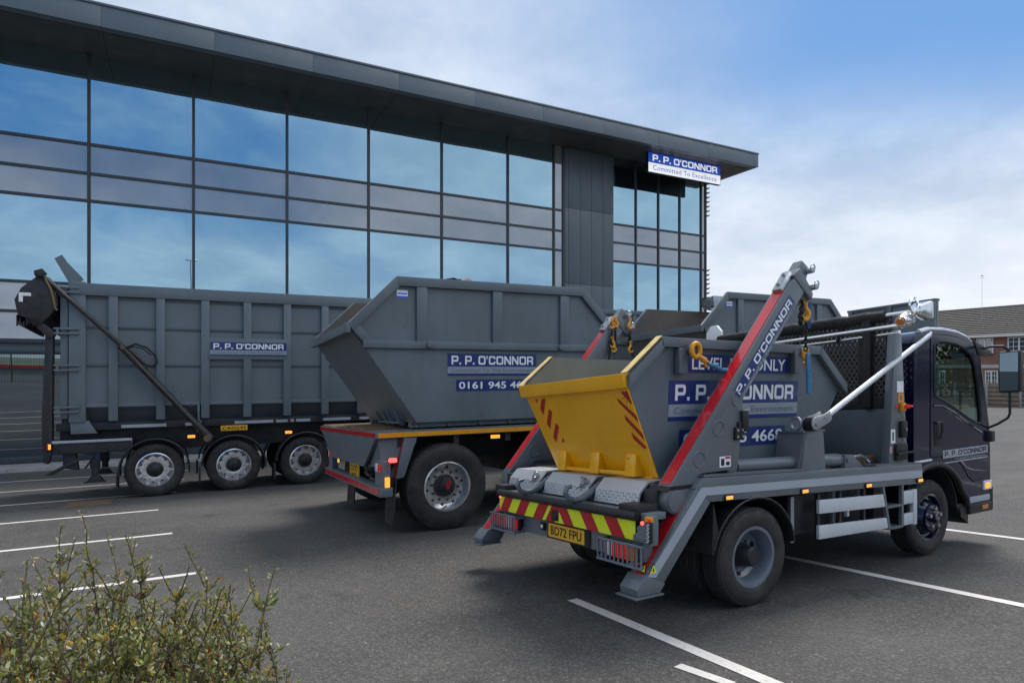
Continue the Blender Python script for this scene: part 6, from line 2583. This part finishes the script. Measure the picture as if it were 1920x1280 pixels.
# bearers under the raised skip, and the pallet under the far one
mb = MB()
for x in (5.6, 6.8, 7.9):
    mb.box(x - 0.1, x + 0.1, -1.0, 1.0, 1.38, 1.66, 0.01)
single("timber_bearer", mb, 'wood', "timber bearers under the raised skip on the flatbed deck", "bearer", BF, at=(6.8, 0, 1.38))
mb = MB()
mb.box(7.4, 10.9, 11.45, 13.2, fall(12.3) - 0.15, 1.215, 0.02)
single("plinth_block", mb, 'kerb', "pale concrete block stack under the half hidden skip", "block", at=(9.15, 12.3, fall(12.3)))


def scrap(x, y, z, lab, mats, seed, s=0.16):
    rng = random.Random(seed)
    m = MB()
    for k in range(6):
        m.mi = k % 2
        c = Vector((x + rng.uniform(-s, s), y + rng.uniform(-s, s), z + rng.uniform(-s * 0.5, s * 0.25)))
        p = []
        for q in range(8):
            b = ((-1, -1, -1), (1, -1, -1), (1, 1, -1), (-1, 1, -1), (-1, -1, 1), (1, -1, 1), (1, 1, 1), (-1, 1, 1))[q]
            p.append(c + Vector((b[0] * s * 0.7, b[1] * s * 0.7, b[2] * s * 0.35)) + Vector((rng.uniform(-1, 1), rng.uniform(-1, 1), rng.uniform(-1, 1))) * s * 0.3)
        m.hexa(p)
    single("scrap_heap", m, mats, lab, "scrap", at=(x, y, z - s))


scrap(10.25, 10.0, 2.98, "crumpled pale and dark scrap poking over the rust lined skip", ['steel', 'dark'], 3, 0.20)
scrap(4.25, 10.1, 3.06, "small dark lump of scrap poking over the rim of the rear skip", ['dark', 'cable'], 5, 0.13)

# ------------------------------------------------------------------ bulk tipping trailer by the office
TF = Frame(-0.5, 15.7, fall(14.45) - 0.0535 * 1.25, 0.0, 0.0535)


def build_tipper():
    t = Thing("tipper_trailer", "long ribbed grey bulk tipper trailer on three chrome wheeled axles parked along the office front", "trailer", TF)
    X0, X1 = -1.31, 9.6
    YN = -1.17
    m = MB()
    m.prism([(YN, 1.86), (YN, 4.16), (1.17, 4.16), (1.17, 1.86), (0.85, 1.50), (-0.85, 1.50)], 'x', X0, X1)
    body = t.part("body", m, 'grey')
    # slightly dished wall sheets between the ribs
    ribs = [-0.625 + 0.805 * k for k in range(13)]
    m = MB()
    edges = [X0 + 0.05] + ribs + [X1]
    for a, b in zip(edges[:-1], edges[1:]):
        for z0, z1 in ((3.375, 3.93), (2.64, 3.35), (1.86, 2.615)):
            m.hexa([(a, YN - 0.004, z0), (b, YN - 0.004, z0), (b, YN, z0), (a, YN, z0), (a, YN - 0.004, z1), (b, YN - 0.004, z1), (b, YN, z1), (a, YN, z1)])
            m.prism([(YN - 0.004, z1 - 0.05), (YN - 0.035, z1), (YN - 0.004, z1)], 'x', a, b)
    m.box(X0, X1, YN - 0.045, YN, 1.80, 1.865, 0.006)
    t.part("wall_sheet", m, 'grey', body)
    for x in ribs:
        m = MB()
        m.box(x - 0.078, x + 0.078, YN - 0.085, YN + 0.01, 1.53, 3.95, 0.010)
        t.part("rib", m, 'grey', body)
    m = MB()
    m.box(X0 - 0.02, X1, YN - 0.095, YN + 0.10, 3.945, 4.175, 0.012)
    m.box(X0 - 0.02, X1, 1.07, 1.27, 3.945, 4.175, 0.012)
    t.part("top_rail", m, 'grey', body)
    m = MB()
    m.box(1.02, 2.62, YN - 0.088, YN, 2.74, 3.18, 0.006)
    t.part("sign_backing", m, 'grey', body)
    fc = Face((1.075, YN - 0.0885, 2.815), (1, 0, 0), (0, 0, 1))
    company_board(t, fc, 1.50, 0.285)
    # rear posts, tailgate and hinges
    m = MB()
    m.box(X0 - 0.03, X0 + 0.24, YN - 0.08, YN + 0.15, 1.52, 4.20, 0.015)
    m.box(X0 - 0.17, X0 - 0.045, YN - 0.02, 1.17, 1.60, 4.09, 0.015)
    m.box(X0 - 0.06, X0 + 0.02, YN + 0.02, 1.15, 1.6, 4.05)
    m.prism([(X0 - 0.01, 1.52), (X0 + 0.28, 1.55), (X0 + 0.42, 1.30), (X0 - 0.0, 1.30)], 'y', YN - 0.05, YN + 0.12, 0.01)
    t.part("tailgate", m, 'grey')
    for z in (4.02, 3.24, 2.55, 1.76):
        m = MB()
        for o in (0.035, -0.055):
            m.box(X0 - 0.26, X0 + 0.14, YN - 0.12, YN - 0.07, z + o, z + o + 0.035, 0.006)
        m.cyl((X0 - 0.20, YN - 0.095, z - 0.06), (X0 - 0.20, YN - 0.095, z + 0.075), 0.025, n=10)
        t.part("hinge", m, 'grey')
    m = MB()
    for s in (-1, 1):
        y = YN - 0.01 if s < 0 else YN + 0.30
        m.hexa([(X0 - 0.02, y, 4.15), (X0 + 0.16, y, 4.15), (X0 + 0.16, y + 0.02, 4.15), (X0 - 0.02, y + 0.02, 4.15), (X0 - 0.26, y, 4.62), (X0 - 0.14, y, 4.70), (X0 - 0.14, y + 0.02, 4.70), (X0 - 0.26, y + 0.02, 4.62)])
    m.hexa([(X0 - 0.01, YN, 4.15), (X0 + 0.17, YN, 4.30), (X0 + 0.17, YN + 0.3, 4.30), (X0 - 0.01, YN + 0.3, 4.15), (X0 - 0.20, YN, 4.56), (X0 - 0.11, YN, 4.62), (X0 - 0.11, YN + 0.3, 4.62), (X0 - 0.20, YN + 0.3, 4.56)])
    t.part("chute_bracket", m, 'grey')
    # sheeting arm, its ram and hose loop
    m = MB()
    yA = -1.335
    m.tube([(-1.78, yA, 4.31), (-0.464, yA, 2.968), (0.35, yA, 2.0)], 0.042, 10)
    m.cyl((-0.50, yA - 0.02, 2.98), (0.98, yA - 0.02, 1.22), 0.060, n=14)
    m.cyl((-0.20, yA - 0.05, 2.62), (0.80, yA - 0.05, 1.42), 0.038, n=12)
    m.cyl((0.80, yA, 1.43), (1.08, yA, 1.10), 0.085, n=14)
    arm = t.part("sheeting_arm", m, 'cable')
    m = MB()
    m.cyl((1.02, yA - 0.09, 1.12), (1.02, yA + 0.12, 1.12), 0.075, n=14)
    m.cyl((-0.46, yA - 0.10, 2.95), (-0.46, yA + 0.05, 2.95), 0.04, n=12)
    t.part("arm_pivot", m, 'rustplate', arm)
    m = MB()
    m.tube([(-0.42, yA - 0.05, 2.93), (-0.25, yA - 0.05, 3.02), (-0.05, yA - 0.05, 2.95), (0.09, yA - 0.04, 2.80), (0.12, yA - 0.04, 2.66), (0.05, yA - 0.05, 2.58), (-0.08, yA - 0.05, 2.62), (-0.22, yA - 0.05, 2.76), (-0.36, yA - 0.05, 2.90)], 0.022, 8)
    m.tube([(-0.40, yA - 0.06, 2.90), (-0.28, yA - 0.06, 2.97), (-0.10, yA - 0.06, 2.92), (0.02, yA - 0.05, 2.80)], 0.015, 8)
    t.part("hydraulic_hose", m, 'black', arm)
    m = MB()
    m.cyl((0.86, -1.27, 1.45), (0.86, -1.27, 1.75), 0.02, n=8)
    m.torus((0.86, -1.27, 1.44), 'y', 0.05, 0.014, 16, 6)
    m.box(0.84, 0.88, -1.285, -1.26, 1.60, 1.80, 0.008)
    t.part("tie_down", m, 'rimgrey')
    # rolled sheet housing hung on the back, with torn canvas below
    m = MB()
    pr = [(-2.15, 3.80), (-2.05, 4.02), (-1.78, 4.28), (-1.62, 4.23), (-1.52, 3.95), (-1.50, 3.72), (-1.62, 3.52), (-1.75, 3.36), (-2.10, 3.52)]
    m.prism(pr, 'y', -1.32, 1.1, 0.02)
    m.prism([(-2.10, 3.50), (-1.98, 3.48), (-2.0, 3.30), (-2.09, 3.34)], 'y', -1.31, 0.6)
    m.prism([(-1.85, 4.33), (-1.72, 4.38), (-1.66, 4.30), (-1.74, 4.22), (-1.84, 4.24)], 'y', -1.40, -1.25, 0.012)
    m.prism([(-1.80, 3.44), (-1.62, 3.30), (-1.55, 3.20), (-1.60, 3.10), (-1.70, 3.16), (-1.90, 3.38)], 'y', -1.28, -1.05, 0.01)
    h = t.part("sheet_housing", m, 'cable')
    m = MB()
    rng = random.Random(6)
    for k in range(26):
        x = -2.12 + 0.013 * k
        ln = rng.uniform(0.03, 0.22)
        m.hexa([(x, -1.31, 3.50 - ln), (x + 0.010, -1.31, 3.50 - ln * 0.9), (x + 0.010, -1.29, 3.50 - ln), (x, -1.29, 3.50 - ln), (x, -1.31, 3.52), (x + 0.022, -1.31, 3.52), (x + 0.022, -1.29, 3.52), (x, -1.29, 3.52)])
    t.part("torn_canvas", m, 'canvas', h)
    m = MB()
    m.box(-2.08, -1.90, -1.327, -1.321, 3.87, 3.93, 0.0)
    m.box(-2.08, -2.02, -1.327, -1.321, 3.76, 3.87, 0.0)
    t.part("label_sticker", m, 'white', h)
    m = MB()
    m.tube([(-1.68, -1.36, 4.20), (-1.60, -1.37, 4.02), (-1.56, -1.37, 3.85), (-1.53, -1.37, 3.66), (-1.50, -1.36, 3.62)], 0.02, 8)
    t.part("hydraulic_hose", m, 'brass', h)
    for a, b in ((-1.24, -1.0), (1.0, 1.2)):
        m = MB()
        m.prism([(-1.70, 3.25), (-1.58, 3.30), (-1.60, 1.0), (-1.66, 0.75), (-1.74, 0.80), (-1.76, 1.5)], 'y', a, b, 0.02)
        t.part("rear_post", m, 'dark')
    # chassis and running gear
    m = MB()
    m.box(-1.55, X1, -0.72, -0.55, 0.92, 1.36, 0.01)
    m.box(-1.55, X1, 0.55, 0.72, 0.92, 1.36, 0.01)
    m.box(-1.55, X1, -1.12, 1.12, 1.36, 1.50, 0.01)
    m.box(-1.62, -1.50, -1.18, 1.18, 0.92, 1.10, 0.01)
    m.box(-1.50, -0.30, -1.20, -0.72, 0.93, 1.13, 0.01)
    m.box(4.2, 7.5, -1.1, -0.75, 0.6, 1.3, 0.03)
    m.prism([(-1.45, 0.95), (-1.25, 0.95), (-1.20, 0.60), (-1.45, 0.66)], 'y', -1.1, -0.9, 0.01)
    for a, b in ((-1.62, 0.55), ):
        m.hexa([(-1.74, -1.15, 0.54), (-1.60, -1.15, 0.54), (-1.60, -0.95, 0.54), (-1.74, -0.95, 0.54), (-1.05, -1.15, 0.94), (-0.90, -1.15, 0.94), (-0.90, -0.95, 0.94), (-1.05, -0.95, 0.94)], 0.01)
    m.tube([(-1.1, -1.1, 0.62), (-0.95, -1.1, 0.86)], 0.02, 6)
    for x in (0.08, 1.53, 2.98):
        m.cyl((x, -1.0, 0.53), (x, 1.0, 0.53), 0.08, n=14)
        m.box(x - 0.12, x + 0.5, -0.70, -0.56, 0.45, 0.95, 0.03)
    t.part("chassis", m, 'dark')
    m = MB()
    m.box(-1.60, -0.31, -1.262, -1.235, 1.135, 1.185, 0.006)
    t.part("side_rail", m, 'silver')
    for a, b in ((-0.50, 0.28), (0.62, 0.75), (0.80, 0.92), (1.55, 2.32), (2.38, 2.62), (2.68, 2.75), (2.80, 3.10), (3.38, 4.0), (4.2, 5.0)):
        m = MB()
        m.box(a, b, -1.128, -1.121, 1.385, 1.445)
        t.part("reflective_strip", m, 'silver')
    m = MB()
    m.box(-1.66, -1.60, -1.27, -1.17, 1.0, 1.16, 0.01)
    l = t.part("tail_light", m, 'black')
    m = MB()
    m.box(-1.672, -1.655, -1.262, -1.18, 1.03, 1.145, 0.006)
    m.mi = 1
    m.box(-1.65, -1.61, -1.285, -1.268, 1.03, 1.13, 0.006)
    t.part("lens", m, ['redlens', 'amber'], l)
    # landing leg
    for y in (-1.0, 0.9):
        m = MB()
        m.box(-1.02, -0.86, y - 0.08, y + 0.08, 0.62, 1.0, 0.01)
        m.box(-1.0, -0.88, y - 0.06, y + 0.06, 0.48, 0.63, 0.008)
        m.prism([(-1.02, 0.46), (-0.86, 0.46), (-0.80, 0.36), (-1.08, 0.36)], 'y', y - 0.1, y + 0.1, 0.006)
        m.box(-1.12, -0.76, y - 0.12, y + 0.12, 0.345, 0.362, 0.003)
        m.mi = 1
        m.box(-1.015, -0.865, y - 0.086, y - 0.079, 0.82, 0.95)
        t.part("landing_leg", m, ['dark', 'blue'])
    m = MB()
    m.box(1.28, 1.80, -1.135, -1.122, 1.245, 1.355, 0.003)
    p = t.part("number_plate", m, 'plate')
    fc = Face((1.28, -1.1355, 1.245), (1, 0, 0), (0, 0, 1))
    lb = MB()
    fc.font(lb, "C400545", 0.03, 0.49, 0.022, 0.09, 0.0015, 0.012)
    t.part("lettering", lb, 'black', p)
    for x in (0.72, 2.62):
        m = MB()
        m.box(x - 0.06, x + 0.08, -1.21, -1.14, 1.13, 1.19, 0.012)
        t.part("marker_lamp", m, 'amber')
    for x in (0.08, 1.53, 2.98):
        for s in (-1, 1):
            wheel(t, (x, s * 1.06, 0.53), 0.53, 0.38, 0.325, s, 'chrome')
            m = MB()
            y0, y1 = (-1.30, -0.86) if s < 0 else (0.86, 1.30)
            arch(m, (x, 0, 0.53), 0.60, -8, 188 if x < 1 else 178, y0, y1, 0.016, 20, 0.018)
            g = t.part("mudguard", m, 'plastic')
            m = MB()
            m.box(x - 0.66, x - 0.63, y0, y1, 0.20, 0.50, 0.005)
            t.part("mudflap", m, 'rubber', g)


M['brass'] = mat("worn_hose", (0.20, 0.13, 0.06), 0.5)
build_tipper()
